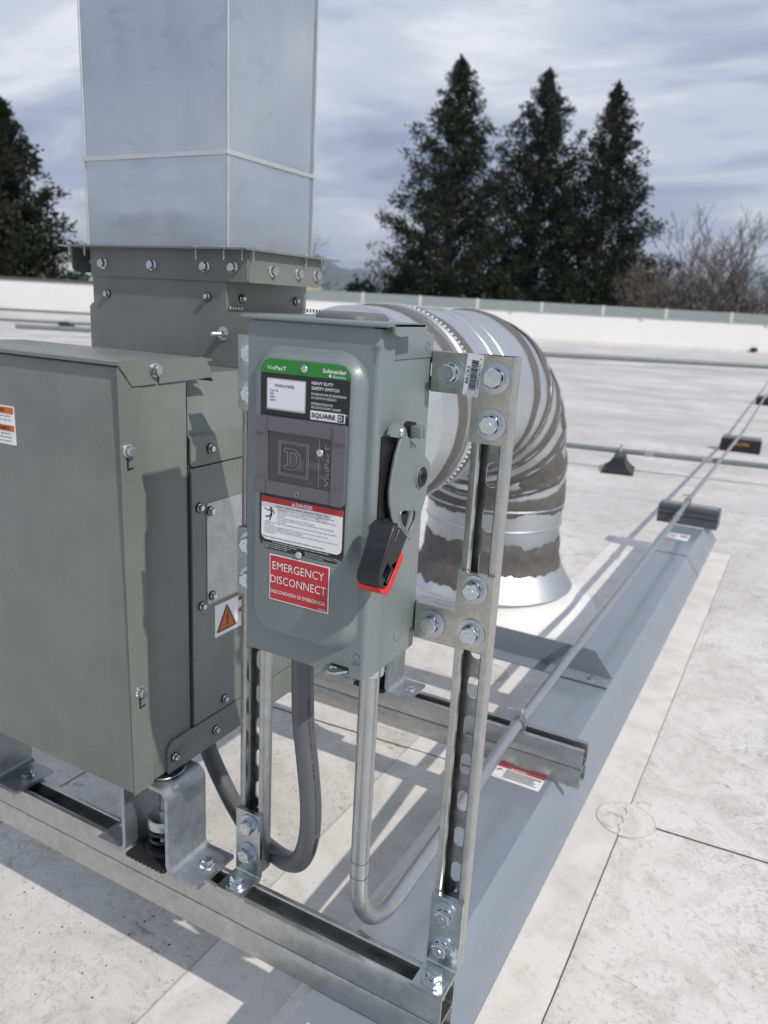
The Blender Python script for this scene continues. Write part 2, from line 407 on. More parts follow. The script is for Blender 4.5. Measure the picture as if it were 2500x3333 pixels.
# ------------------------------------------------------------------ the roof, the ground, the hills
ROOF = -0.235
def lat(l, d, z): return (CAM.x+RH.x*l+FH.x*d, CAM.y+RH.y*l+FH.y*d, z)
g = G(); WALL_D = 29.5
g.prism([(-70, -25), (60, -25), (60, WALL_D+.3), (-70, WALL_D+.3)], lambda u, v, w: lat(u, v, w), (ROOF-.4, ROOF))
roof = struct('roof', g, 'roof')
g = G(); g.quad(lat(-12000, -4000, -6), lat(12000, -4000, -6), lat(12000, 14000, -6), lat(-12000, 14000, -6)); struct('ground', g, 'town')
def ridge(name, mat, pts, d, depth, seed):
    """a range of hills: ridge heights along the lateral axis, falling to the plain in front and behind"""
    g = G(); n = 140; m = 14; l0, l1 = pts[0][0], pts[-1][0]; vs = []
    for i in range(n+1):
        l = l0+(l1-l0)*i/n
        for (a, ha), (b, hb) in zip(pts, pts[1:]):
            if a <= l <= b: k = (l-a)/(b-a); k = k*k*(3-2*k); h = ha+(hb-ha)*k; break
        for j in range(m+1):
            t = j/m; prof = sin(pi*min(1, t))**1.1
            nz = noise.fractal(Vector((l/260+seed, t*6, seed)), .8, 2.1, 5)
            vs.append(lat(l, d+(t-.5)*depth, -7+max(0, h*prof*(1+.22*nz)+h*.06*nz)))
    fs = [(i*(m+1)+j, (i+1)*(m+1)+j, (i+1)*(m+1)+j+1, i*(m+1)+j+1) for i in range(n) for j in range(m)]
    g.add(vs, fs); return struct(name, g, mat, ang=80)
ridge('hills', 'hillg', [(-3600, 60), (-2600, 150), (-1750, 205), (-1600, 190), (-1400, 90), (-900, 30), (-300, 10)], 4000, 2200, 3.3)
ridge('hills.001', 'hillb', [(-2600, 120), (-1200, 230), (-700, 285), (-380, 250), (-40, 225), (300, 235), (1100, 260), (1900, 310), (2600, 350), (4200, 330), (6500, 240)], 6400, 2600, 9.1)

# membrane laps and their dark edges (built pieces of the roof)
LX = .1085
g = G(); g.box((.0, -3.0, ROOF), (LX, 3.02, ROOF+.0030)); part('flashing_strip', g, 'flash', roof)
g = G(); g.box((-.40, -3.0, ROOF), (-.16, 3.0, ROOF+.0018)); part('flashing_strip', g, 'flash', roof)
def seam(path, wdt, z=.0022):
    g = G(); P = []
    for (a, b) in zip(path, path[1:]):
        k = max(2, int((Vector(b)-Vector(a)).length/.05)); P += [(a[0]+(b[0]-a[0])*i/k, a[1]+(b[1]-a[1])*i/k) for i in range(k)]
    P.append(path[-1])
    L, Rr = [], []
    for i, p in enumerate(P):
        a = Vector(P[max(0, i-1)]); b = Vector(P[min(len(P)-1, i+1)]); t = (b-a).normalized(); nrm = Vector((-t.y, t.x))
        j = noise.noise(Vector((p[0]*14, p[1]*14, 3)))*.0011; ww = wdt*(.75+.5*abs(noise.noise(Vector((p[0]*30, p[1]*30, 8)))))
        L.append((p[0]+nrm.x*(j+ww/2), p[1]+nrm.y*(j+ww/2))); Rr.append((p[0]+nrm.x*(j-ww/2), p[1]+nrm.y*(j-ww/2)))
    vs = [(x, y, ROOF+z) for x, y in L]+[(x, y, ROOF+z) for x, y in Rr]+[(x, y, ROOF) for x, y in L]+[(x, y, ROOF) for x, y in Rr]
    n = len(L); fs = []
    for i in range(n-1):
        fs += [(i, i+1, n+i+1, n+i), (2*n+i, 2*n+i+1, i+1, i), (n+i, n+i+1, 3*n+i+1, 3*n+i)]
    g.add(vs, fs); return g
M['seamdirt'] = flat('seam_dirt', (.05, .045, .04), .8)
M['seamsoft'] = flat('seam_edge', (.26, .245, .22), .8)
M['seamgrey'] = flat('seam_caulk', (.50, .485, .46), .7)
part('lap_seam', seam([(LX+.001, -3.0), (LX+.001, .722)], .0017, .0034), 'seamdirt', roof)
part('lap_seam', seam([(LX+.001, .815), (LX+.001, 3.02), (.01, 3.022)], .0017, .0034), 'seamsoft', roof)
part('lap_seam', seam([(.172, .782), (4.0, 1.0)], .0024), 'seamdirt', roof)
part('lap_seam', seam([(-3.0, .62), (-.66, .748), (-.405, .764)], .0024), 'seamdirt', roof)
part('lap_seam', seam([(-.405, .764), (-.19, .775)], .0030, .0028), 'seamdirt', roof)
part('lap_seam', seam([(-.954, -2.5), (-.955, .728)], .0018), 'seamsoft', roof)
part('lap_seam', seam([(-7, 3.2), (-.945, 3.825), (.21, 3.955), (6, 4.5)], .008), 'seamgrey', roof)
part('lap_seam', seam([(-9, 7.9), (-1, 8.6), (6, 9.2)], .012), 'seamgrey', roof)
part('lap_seam', seam([(-.401, -3.0), (-.401, 1.25)], .0016, .0026), 'seamgrey', roof)
# round T-joint patches
for (cx, cy, r) in ((.112, .774, .059), (-.392, 1.255, .058), (-.30, -.235, .05)):
    g = G(); g.lathe([(r+.001, .0), (r, .0042), (.001, .0046)], (cx, cy, ROOF), 40); pt = part('joint_patch', g, 'patchm', roof)
    g = G(); g.tube([(cx+(r+.001)*cos(a), cy+(r+.001)*sin(a), ROOF+.0036) for a in [2*pi*i/48 for i in range(48)]], .0011, 5, closed=True); part('patch_edge', g, 'seamgrey', pt)
g = G()
for i in range(12):
    a = .05+i*.0055; g.add([], [])
g.tube([(.108+.004*sin(i*1.9), .715+i*.0105, ROOF+.0050) for i in range(11)], [.0016+.0006*sin(i*2.3) for i in range(11)], 6); part('caulk_bead', g, 'trim', roof)

# small grit blown on to the roof: too many bits to count
g = G(); rd = random.Random(5)
def grit(x, y, r):
    n = rd.randint(4, 6); a0 = rd.random()*6; h = r*rd.uniform(.3, .8)
    vs = [(x+r*rd.uniform(.5, 1)*cos(a0+2*pi*i/n), y+r*rd.uniform(.5, 1)*sin(a0+2*pi*i/n), ROOF+.0005) for i in range(n)]+[(x, y, ROOF+h)]
    g.add(vs, [(i, (i+1) % n, n) for i in range(n)])
for i in range(150): grit(rd.gauss(-.55, .16), rd.gauss(.06, .11), rd.choice([.0010, .0014, .002, .0028]))
for i in range(120): grit(rd.gauss(-.45, .14), rd.gauss(.45, .2), rd.choice([.0008, .0012, .0016, .0024]))
for i in range(90): grit(rd.uniform(-1.1, -.2), rd.uniform(-.35, .1), rd.choice([.0008, .0012, .002]))
for i in range(70): grit(rd.uniform(.02, .9), rd.uniform(-.3, 2.2), rd.choice([.0008, .0012, .0018]))
struct('grit', g, 'seamdirt', ang=0, kind='stuff')

# ------------------------------------------------------------------ parapet along the far side
wl = root('parapet_wall', 'long white parapet wall with metal coping along the far edge of the roof', 'wall', lat(0, WALL_D, ROOF))
TOP_W, TOP_C = CAM.z+.01, CAM.z+.345
def latw(u, v, w): return lat(u, WALL_D+v, w)
g = G(); g.prism([(-9.0, 0), (60, 0), (60, .3), (-9.0, .3)], latw, (ROOF, TOP_W)); part('wall', g, 'wallw', wl)
g = G(); g.prism([(-70, 0), (-9.0, 0), (-9.0, .3), (-70, .3)], latw, (ROOF, CAM.z+.13)); part('wall', g, 'wallw', wl)
g = G(); g.prism([(-70, -.03), (60, -.03), (60, -.002), (-70, -.002)], latw, (ROOF, ROOF+.10)); part('base_flashing', g, 'flash', wl)
def dlat(px): return (px-829)/1659*2500/2530.18                # bearing of a joint as seen: lateral per metre of depth
jx = [-9.0]+[l for l in (-4.5, -1.2, .9, 3.0, 5.35, 7.6, 9.9, 12.3, 14.7, 17.3, 19.9, 22.5, 26, 30, 36)]
for a, b in zip(jx, jx[1:]):
    g = G(); g.prism([(a+.006, -.045), (b-.006, -.045), (b-.006, .36), (a+.006, .36)], latw, (TOP_W, TOP_C)); cp = part('coping', g, 'coping', wl)
    g = G(); g.prism([(b-.055, -.055), (b+.055, -.055), (b+.055, .37), (b-.055, .37)], latw, (TOP_W-.015, TOP_C+.012)); part('joint_cover', g, 'trim', cp)
for a, b in zip([-60, -44, -29.5, -19.45, -9.0], [-44, -29.5, -19.45, -9.0]):
    g = G(); g.prism([(a, -.045), (b-.006, -.045), (b-.006, .36), (a, .36)], latw, (CAM.z+.13, CAM.z+.235)); cp = part('coping', g, 'brown', wl, label='dark narrow coping length at left')
    g = G(); g.prism([(b-.16, -.06), (b+.16, -.06), (b+.16, .37), (b-.16, .37)], latw, (CAM.z+.10, CAM.z+.25)); part('joint_cover', g, 'trim', cp)
for l, z in ((13.2, ROOF+.10),):
    g = G(); g.prism([(l, -.14), (l+.2, -.14), (l+.2, -.035), (l, -.035)], latw, (z-.06, z+.07)); part('scupper', g, 'dark', wl)
for l in (-1.4, 4.2, 9.0, 13.6, 18.5):
    g = G(); g.prism([(l, -.05), (l+.12, -.05), (l+.12, -.003), (l, -.003)], latw, (TOP_W-.08, TOP_W-.01)); part('fixing_clip', g, 'trim', wl)

# ------------------------------------------------------------------ far buildings and trees
b1 = root('white_building', 'small white building with a teal window beyond the wall at left', 'building', lat(-23.3, 60, -6))
g = G(); g.prism([(-25.5, 58), (-20.2, 58), (-20.2, 66), (-25.5, 66)], lambda u, v, w: lat(u, v, w), (-6, 2.7)); part('wall', g, 'wallw', b1)
g = G(); g.prism([(-25.7, 57.8), (-20.0, 57.8), (-20.0, 66.2), (-25.7, 66.2)], lambda u, v, w: lat(u, v, w), (2.7, 2.95)); part('roof_edge', g, 'trim', b1)
M['teal'] = flat('teal_glass', (.03, .16, .15), .2)
g = G(); g.prism([(-23.55, 57.9), (-22.1, 57.9), (-22.1, 57.99), (-23.55, 57.99)], lambda u, v, w: lat(u, v, w), (1.3, 1.72)); part('window', g, 'teal', b1)
b2 = root('cream_building', 'pale cream building corner showing beside the tall metal duct', 'building', lat(-5.3, 50, -6))
M['cream'] = flat('cream_wall', (.62, .52, .30), .6)
g = G(); g.prism([(-7.5, 50), (-5.18, 50), (-5.18, 56), (-7.5, 56)], lambda u, v, w: lat(u, v, w), (-6, 1.9)); part('wall', g, 'cream', b2)
g = G(); g.prism([(-7.6, 49.9), (-5.1, 49.9), (-5.1, 56.1), (-7.6, 56.1)], lambda u, v, w: lat(u, v, w), (1.9, 2.05)); part('roof_edge', g, 'trim', b2)

def conifer(label, l, d, base, top, rad, seed, nb=150, group='tall conifers beyond the parapet'):
    rr = random.Random(seed); H = top-base
    r0 = root('conifer_tree', label, 'tree', lat(l, d, base), group)
    lean = rr.uniform(-.01, .01)
    def P(x, y, z): return Vector((CAM.x+RH.x*(l+x)+FH.x*(d+y), CAM.y+RH.y*(l+x)+FH.y*(d+y), z))
    g = G(); g.tube([P(lean*H*t+.12*sin(t*9), .1*cos(t*7), base+H*t) for t in [i/12 for i in range(13)]], [.55*(1-t)**.8+.03 for t in [i/12 for i in range(13)]], 8); part('trunk', g, 'bark', r0)
    gl = G(); gb = G()
    for b in range(nb):
        t = (b+rr.random())/nb; t = .05+.94*t**.92; z = base+H*t
        prof = (1-t)**.86*(.62+.38*min(1, (t+.04)/.12))
        a = b*2.399+rr.uniform(-.7, .7); k = rr.choice((rr.uniform(.45, .7), rr.uniform(.7, .95), rr.uniform(.95, 1.15), rr.uniform(1.1, 1.32)))
        Lb = max(.22, rad*prof*k); droop = -.30*(1-t)-.05; up = .30+.55*t
        dx, dy = cos(a), sin(a); npt = max(3, int(Lb/.6)); pts = []
        for i in range(npt+1):
            s_ = i/npt; bend = .12*sin(s_*3+b)*Lb*.3
            pts.append(P(dx*Lb*s_-dy*bend+lean*H*t, dy*Lb*s_+dx*bend, z+Lb*(droop*s_+up*s_*s_*.8)))
        gb.tube(pts, [.06*(1-.8*i/npt)*(.4+Lb/rad) for i in range(npt+1)], 4, caps=False)
        # foliage hangs in tufts along the limb, the biggest near its tip, with gaps between
        for i in range(1, npt+1):
            s_ = i/npt
            if s_ < .3 and rr.random() < .5: continue
            for tuft in range(1 if s_ < .55 else 3):
                c = pts[i]+Vector((rr.gauss(0, .34), rr.gauss(0, .34), rr.gauss(.05, .20)))*min(1.2, .12+Lb*.26)
                sz = rr.uniform(.20, .46)*min(1.15, .28+Lb*.20)
                for q in range(int(30*(.6+sz))):
                    o = Vector((rr.gauss(0, 1), rr.gauss(0, 1), rr.gauss(0, .8)))*sz*.62; p = c+o
                    dd = (o.normalized()*.7+Vector((dx*.3, dy*.3, .45))+Vector((rr.gauss(0, .35), rr.gauss(0, .35), rr.gauss(0, .35)))).normalized(); n_ = dd.orthogonal().normalized(); n_.rotate(Quaternion(dd, rr.uniform(0, 6.28)))
                    L_ = rr.uniform(.14, .34)*min(1, .5+Lb*.25); W_ = L_*rr.uniform(.18, .34)
                    gl.add([p, p+dd*L_*.5+n_*W_, p+dd*L_, p+dd*L_*.45-n_*W_], [(0, 1, 2, 3)])
    for i in range(70):
        t = rr.uniform(.95, 1.0); w_ = (1.0-t)*H*.10; p = P(rr.gauss(0, w_)+lean*H, rr.gauss(0, w_), base+H*t); dd = Vector((rr.gauss(0, .3), rr.gauss(0, .3), 1)).normalized(); n_ = dd.orthogonal().normalized()
        gl.add([p, p+dd*.2+n_*.06, p+dd*.42, p+dd*.2-n_*.06], [(0, 1, 2, 3)])
    part('limb', gb, 'bark', r0, ang=0, kind='stuff', fixn=False); part('crown', gl, 'redwood', r0, ang=0, fixn=False)
    return r0
conifer('tall dark redwood, tallest and leftmost of the three standing together beyond the wall', 4.3, 70, -6, 20.2, 7.9, 11, 290)
conifer('tall dark redwood, middle one of the three standing together beyond the wall', 12.0, 75, -6, 21.0, 8.1, 23, 290)
conifer('tall dark redwood, rightmost of the three, next to the bare trees', 17.3, 71, -6, 19.2, 7.5, 37, 280)
conifer('dark conifer at the left edge of the picture, behind the grey unit', -21.4, 45, -6, 10.1, 4.9, 51, 270)

g = G(); rr = random.Random(77); vs = []; n = 220
for i in range(n+1):
    a = radians(-150)+radians(215)*i/n; d_ = 85+10*sin(i*.31); hgt = 3.2+2.0*noise.noise(Vector((i*.17, 2, 0)))+2.2*noise.noise(Vector((i*.9, 5, 1)))
    for k, (f, h) in enumerate(((1.0, 0), (.985, .55), (1.0, .88), (1.04, 1.0), (1.12, .6), (1.15, 0))):
        j = 1.3*noise.noise(Vector((i*.8, k*3, 7))); vs.append((CAM.x+(d_*f+j)*cos(a), CAM.y+(d_*f+j)*sin(a), -6+(hgt+6)*h*(1+.12*noise.noise(Vector((i*1.7, k, 3))))))
g.add(vs, [(i*6+k, i*6+6+k, i*6+7+k, i*6+1+k) for i in range(n) for k in range(5)]); struct('distant_woods', g, 'bush', ang=60, kind='stuff')

def bush(label, l, d, base, top, rad, seed, n=5200):
    rr = random.Random(seed); r0 = root('evergreen_bush', label, 'bush', lat(l, d, base))
    gl = G(); cl = [(rr.gauss(0, rad*.4), rr.gauss(0, rad*.35), rr.uniform(.25, 1)) for _ in range(26)]
    for i in range(n):
        cx, cy, cz = rr.choice(cl); s_ = rad*.25
        x, y = cx+rr.gauss(0, s_), cy+rr.gauss(0, s_); z = base+(top-base)*cz*max(.25, 1-(x/rad)**2*.6)+rr.gauss(-.2, .5)
        p = Vector(lat(l+x, d+y, max(base, z))); dd = Vector((rr.gauss(0, 1), rr.gauss(0, 1), rr.gauss(.3, 1))).normalized(); n_ = dd.orthogonal().normalized(); n_.rotate(Quaternion(dd, rr.uniform(0, 6.28)))
        L_ = rr.uniform(.3, .6); gl.add([p, p+dd*L_*.5+n_*L_*.3, p+dd*L_, p+dd*L_*.5-n_*L_*.3], [(0, 1, 2, 3)])
    part('crown', gl, 'bush', r0, ang=0, fixn=False)
    g = G(); g.cyl(lat(l, d, base), lat(l, d, base+(top-base)*.6), .25, 8, .1); part('trunk', g, 'bark', r0)
bush('low dark green bush beyond the wall, left of the three redwoods', -3.4, 80, -6, 2.7, 3.0, 61)
bush('dark green bush at the foot of the leftmost redwood', .6, 72, -6, 3.6, 3.2, 62)
bush('dark green bush between the feet of the middle and right redwoods', 9.0, 69, -6, 2.9, 4.2, 63)
bush('dark green bush at the foot of the rightmost redwood', 15.5, 68, -6, 2.8, 4.0, 64)

def bare(label, l, d, base, top, spread, seed, stems=3, lv=6):
    rr = random.Random(seed); r0 = root('bare_tree', label, 'tree', lat(l, d, base), 'leafless trees at right')
    gt = G(); gw = G()
    def grow(p, dirv, L_, r, lvl):
        k = 4; pts = [p]
        for i in range(k):
            dirv = (dirv+Vector((rr.gauss(0, .12), rr.gauss(0, .12), rr.gauss(.05, .08)))).normalized(); pts.append(pts[-1]+dirv*L_/k)
        g_ = gt if lvl >= lv-1 else gw
        g_.tube(pts, [max(.017, r*(1-.4*i/k)) for i in range(k+1)], 6 if lvl >= lv-1 else 3, caps=False)
        if lvl == 0: return
        for c in range(3):
            q = pts[rr.randint(2, k)]; nd = (dirv+Vector((rr.gauss(0, .52), rr.gauss(0, .52), rr.gauss(.12, .3)))).normalized()
            grow(q, nd, L_*rr.uniform(.55, .82), r*.6, lvl-1)
    for s_ in range(stems):
        a = rr.uniform(0, 6.28); dv = Vector((cos(a)*.22*spread, sin(a)*.22*spread, 1)).normalized()
        grow(Vector(lat(l+rr.uniform(-.4, .4), d+rr.uniform(-.4, .4), base)), dv, (top-base)*.42, .13, lv)
    part('trunk', gt, 'twig', r0, ang=60, fixn=False); part('crown', gw, 'twig', r0, ang=0, fixn=False)
bare('tall leafless birch-like tree with pale stems at the right edge', 24.0, 60, -6, 7.5, 1.45, 5, 4, 5)
bare('leafless tree left of the tallest bare tree, beyond the wall', 21.2, 58, -6, 4.8, 1.5, 6, 2, 5)
bare('leafless spindly tree just right of the redwoods', 18.9, 62, -6, 5.0, 1.2, 8, 2, 5)
bare('leafless tree cut by the right edge of the picture', 27.6, 59, -6, 6.0, 1.4, 9, 2, 5)
bare('low leafless shrub tree half hidden behind the tall duct', -7.0, 62, -6, 3.6, 1.3, 12, 3, 5)
def thicket(label, l, d, top, rad, seed):
    rr = random.Random(seed); r0 = root('brown_thicket', label, 'shrub', lat(l, d, -6)); gl = G()
    for i in range(1400):
        x, y = rr.gauss(0, rad*.5), rr.gauss(0, rad*.4); z = -6+(top+6)*(1-.35*(x/rad)**2)*rr.uniform(.5, 1.04)
        p = Vector(lat(l+x, d+y, z)); dd = Vector((rr.gauss(0, .5), rr.gauss(0, .5), 1)).normalized(); L_ = rr.uniform(.6, 1.6); n_ = Vector((rr.gauss(0, 1), rr.gauss(0, 1), 0)).normalized()*.05
        gl.add([p-n_, p+n_, p+dd*L_], [(0, 1, 2)])
    part('crown', gl, M['thk'], r0, ang=0, fixn=False)
M['thk'] = leafmat('thicket_twigs', (.07, .05, .045), (.14, .10, .085))
thicket('brown leafless thicket beyond the wall, right of the redwoods', 21.5, 63, 2.5, 5, 3)
thicket('brown leafless thicket beyond the wall at the right edge', 27.5, 64, 2.1, 5, 4)

# ------------------------------------------------------------------ pipes lying across the roof
def pipe(name, label, path, r, mat='pipe', group=None, n=14, couplings=()):
    o = root(name, label, 'pipe', path[0], group)
    g = G(); g.tube(path, r, n); part('pipe_run', g, mat, o)
    for (p, d_, k) in couplings:
        p, d_ = Vector(p), Vector(d_).normalized(); g = G(); g.cyl(p-d_*.028, p+d_*.028, r*k, n)
        for s_ in (-1, 1): g.cyl(p+d_*s_*.02, p+d_*s_*.032, r*k*1.08, 6)
        part('coupling', g, 'emt', o)
    return o
A = lambda x: (x, 4.80+.16*(x+.1), -.098)
pipe('roof_pipe', 'grey steel pipe on black blocks crossing the roof behind the round duct', [A(-6), A(-.78), A(.14), A(6)], .0185, couplings=[(A(-.59), (1, .16, 0), 1.14), (A(-.228), (1, .16, 0), 1.14)])
B = lambda l, z=-.075: lat(l, 16.95+.015*l, z)
pipe('roof_pipe', 'thicker grey pipe further back on the roof, in front of the far white wall', [B(-8), B(3), B(20)], .052)
Cc = lambda l: lat(l, 19.9, -.09)
pipe('roof_pipe', 'grey pipe far back at left beyond the grey unit', [Cc(-30), Cc(-6.5)], .04)
Dd = lambda l: lat(l, 28.8, -.12)
pipe('roof_pipe', 'thin dark pipe along the foot of the far white wall', [Dd(-40), Dd(-6)], .05)

def pyramid_block(label, x, y, rz, k=1.0, group='black pipe supports on the roof', clamp_r=.0185, pz=-.098):
    o = root('pipe_support', label, 'pipe support', (x, y, ROOF), group)
    def T(u, v, z): return (x+(u*cos(rz)-v*sin(rz))*k, y+(u*sin(rz)+v*cos(rz))*k, ROOF+z*k)
    rings = [(.105, .165, 0), (.105, .165, .008), (.082, .150, .022), (.060, .134, .045), (.044, .122, .072), (.040, .118, .098)]
    vs = []; fs = []
    for a, b, z in rings: vs += [T(-a, -b, z), T(a, -b, z), T(a, b, z), T(-a, b, z)]
    for i in range(len(rings)-1):
        for q in range(4): fs.append((i*4+q, i*4+(q+1) % 4, i*4+4+(q+1) % 4, i*4+4+q))
    fs += [(0, 3, 2, 1), tuple(range(len(vs)-4, len(vs)))]
    g = G(); g.add(vs, fs); part('block', g, 'blackp', o, ang=50)
    for u in (-.05, .0, .05):
        g = G(); g.tube([T(-.083, u*1.8, .023), T(-.061, u*1.6, .046), T(-.046, u*1.4, .073)], .004*k, 5); part('rib', g, 'blackp', o)
    g = G(); h = (pz-ROOF)/k
    g.add([T(-.012, -.02, .09), T(.012, -.02, .09), T(.012, .02, .09), T(-.012, .02, .09), T(-.012, -.02, h), T(.012, -.02, h), T(.012, .02, h), T(-.012, .02, h)], [(0, 3, 2, 1), (4, 5, 6, 7), (0, 1, 5, 4), (1, 2, 6, 5), (2, 3, 7, 6), (3, 0, 4, 7)])
    part('post', g, 'pipe', o)
    R_k = clamp_r/k+.004
    g = G(); g.tube([T(0, R_k*cos(a), h+R_k*sin(a)) for a in [2*pi*i/20 for i in range(20)]], .006*k, 6, closed=True)
    g.tube([T(0, .0, h+R_k), T(0, 0, h+R_k+.022)], .008*k, 8); part('clamp', g, 'emt', o)
    return o
pyramid_block('black flared support block under the grey pipe, right of the round duct', -.775, 4.69, .16)
o = pyramid_block('black support block under the thicker grey pipe far back', *lat(1.75, 16.97, 0)[:2], .49, .95, clamp_r=.052, pz=-.075)
pyramid_block('black support block far back at left beyond the grey unit', *lat(-8.2, 19.9, 0)[:2], .49, 1.8, clamp_r=.04, pz=-.09)

def long_block(label, x, y, wdt=.305, mat='blackp', text=None, group='black pipe supports on the roof'):
    o = root('pipe_support', label, 'pipe support', (x, y, ROOF), group); h = .10
    prof = [(-.075, 0), (.075, 0), (.075, .02), (.060, h), (-.060, h), (-.075, .02)]
    g = G(); g.prism(prof, lambda u, v, w_: (x+w_, y+u, ROOF+v), (-wdt/2, wdt/2)); part('block', g, mat, o)
    g = G(); g.prism([(-.0206, h), (.0206, h), (.0206, h+.025), (.011, h+.025), (.011, h+.004), (-.011, h+.004), (-.011, h+.025), (-.0206, h+.025)], lambda u, v, w_: (x+w_, y+u, ROOF+v), (-wdt/2+.01, wdt/2-.01)); part('strut', g, 'galv', o)
    if text:
        g = G(); k = .015/.08; n = Vector((0, -1, k)).normalized()
        f3 = lambda u, v, w_: (x+u, y-.075+(v-.02)*k-w_*1.0, ROOF+v+w_*k)
        put_text(g, text, -.066, .055, .024, f3, w=.128, off=.001, bold=.012); part('lettering', g, 'print_gold', o, ang=0, fixn=False)
    return o
long_block('black block with gold lettering under the thin conduit', -.132, 6.30, text='TALON')
long_block('black block under the thin conduit at the right edge, farthest of the row', -.16, 10.72)
# dark ribbed support at the end of the curb
o = root('pipe_support', 'long dark grey ribbed support under the conduit at the far end of the curb', 'pipe support', (-.08, 2.87, -.0795), 'black pipe supports on the roof')
M['darkgrey'] = paint('dark_grey_rubber', (.085, .094, .10), .45)
x0, x1 = -.208, .044; yb = 2.808; zb_ = -.0798
prof = [(0, 0), (.12, 0), (.108, .078), (.012, .078), (.0095, .0640), (.0125, .0625), (.0120, .0545), (.0080, .0530), (.0065, .0420), (.0100, .0405), (.0095, .0320), (.0050, .0305)]
g = G(); g.prism(prof, lambda u, v, w_: (w_, yb+u, zb_+v), (x0, x1)); part('block', g, 'darkgrey', o, ang=20)
g = G(); g.box((x0+.01, yb+.040, zb_+.0780), (x1-.01, yb+.081, zb_+.0815)); part('strut', g, 'galv', o)

# ------------------------------------------------------------------ the long capped curb
cb = root('roof_curb', 'long low curb with blue grey metal cap running under the rail ends', 'curb', (-.075, 0, ROOF))
g = G(); g.box((-.1385, -2.6, ROOF), (.003, 2.93, -.150), bev=.004); part('curb_body', g, 'flash', cb)
def capsec(y0, y1, up=0.0, nm='cap'):
    t = .0012
    pr = [(-.1440, -.0960), (-.1425, -.0930), (-.1405, -.0838), (-.1395, -.0826), (-.0100, -.0826), (-.0088, -.0838), (.0395, -.1515), (.0430, -.156)]
    po = [(x, z+up) for x, z in pr]; pi_ = [(x*.995, z+up-t) for x, z in pr]
    g = G(); g.prism(po+pi_[::-1], lambda u, v, w_: (u, w_, v), (y0, y1)); return part(nm, g, 'cap', cb, ang=14)
g = G(); g.prism([(-.1390, -.0850), (-.1470, -.0900), (-.1960, -.1560), (-.1960, ROOF), (-.1390, ROOF)], lambda u, v, w_: (u, w_, v), (-2.6, 2.93)); part('membrane_cant', g, 'flash', cb)
c1 = capsec(-2.6, 2.352); c2 = capsec(2.335, 2.940, .0022)
g = G(); g.prism([(-.1395, -.0826), (-.0100, -.0826), (.043, -.156), (-.144, -.156)], lambda u, v, w_: (u, w_, v+.002), (2.940, 2.943)); part('end_flap', g, 'cap', cb)
g = G()
for i in range(26): g.box((-.130+i*.0048, 2.792, -.0800), (-.130+i*.0048+.0042, 2.802, -.0768), bev=.0008)
part('sealant_bead', g, 'print_white', cb)
g = G(); patch(g, [(-.132, 2.643), (-.130, 2.555), (-.0386, 2.5434), (-.0382, 2.648)], XY(-.0803), .0006); lb = part('sticker', g, 'print_card', cb, ang=0)
g = G()
for i in range(5): patch(g, [(-.125, 2.565+i*.015), (-.125+random.uniform(.03, .05), 2.563+i*.015), (-.09, 2.567+i*.015), (-.125, 2.569+i*.015)], XY(-.0803), .0010)
for i in range(14): patch(g, rrect(-.075+i*.0022, -.075+i*.0022+.0012, 2.595, 2.625, 0), XY(-.0803), .0010)
part('print', g, 'print_black', lb, ang=0)
g = G(); patch(g, rrect(-.122, -.083, 2.462, 2.490, .001), XY(-.0803), .0006); lb = part('sticker', g, 'print_grey', cb, ang=0)
g = G(); patch(g, rrect(-.119, -.086, 2.466, 2.470, .001), XY(-.0803), .001); patch(g, rrect(-.119, -.086, 2.482, 2.486, .001), XY(-.0803), .001); part('print', g, 'print_red', lb, ang=0)
# rust-stained flakes on the cap beside the rail end
g = G(); rd = random.Random(12)
for i in range(46):
    t = rd.random(); x, y = -.118+t*.060+rd.gauss(0, .004), -.092-t*.018+rd.gauss(0, .004); r = rd.uniform(.0012, .0045)
    vs = [(x+r*rd.uniform(.6, 1.3)*cos(2*pi*k/5), y+r*rd.uniform(.4, 1)*sin(2*pi*k/5), -.0825) for k in range(5)]+[(x, y, -.0825+r*.6)]
    g.add(vs, [(k, (k+1) % 5, 5) for k in range(5)], i % 2)
g.tube([(-.10+.02*sin(t), -.10-.012*t, -.0815) for t in [i*.35 for i in range(9)]], .0005, 4, mi=0)
M['flakeo'] = flat('rusty_flake', (.36, .16, .05), .8); M['flakew'] = flat('pale_flake', (.62, .58, .52), .8)
struct('flakes', g, ['flakew', 'flakeo'], ang=0, kind='stuff')

# warning sticker on the curb top
ws = root('warning_sticker', 'white and red PELIGRO warning sticker on the curb beside the rear rail', 'sticker', (-.07, .57, -.0826))
f3 = lambda u, v, w_: (-.1205+u, .5486+v, -.0826+w_)
g = G(); patch(g, rrect(0, .0985, -.003, .0445, .004), f3, .0006); part('sheet', g, 'print_white', ws, ang=0)
g = G(); patch(g, rrect(0, .0985, .0375, .0445, (0, 0, .003, .003)), f3, .0009); part('red_band', g, 'print_red', ws, ang=0)
g = G(); put_text(g, 'PELIGRO', .05, .0390, .0042, f3, off=.0013, bold=.012, align='c'); patch(g, [(.030, .0388), (.0355, .0388), (.0327, .0434)], f3, .0013); part('lettering', g, 'print_white', ws, ang=0, fixn=False)
g = G(); rd = random.Random(3)
for i in range(7): patch(g, rrect(.022, .094-rd.uniform(0, .02), .0055+i*.0043, .0055+i*.0043+.0018, 0), f3, .0009)
put_text(g, 'Es necesario seguir estas', .004, .001, .002, f3, off=.0009)
patch(g, [(.004, .026), (.009, .030), (.015, .034), (.011, .029), (.018, .024), (.010, .027), (.006, .021)], f3, .0009)
part('print', g, 'print_black', ws, ang=0, fixn=False)

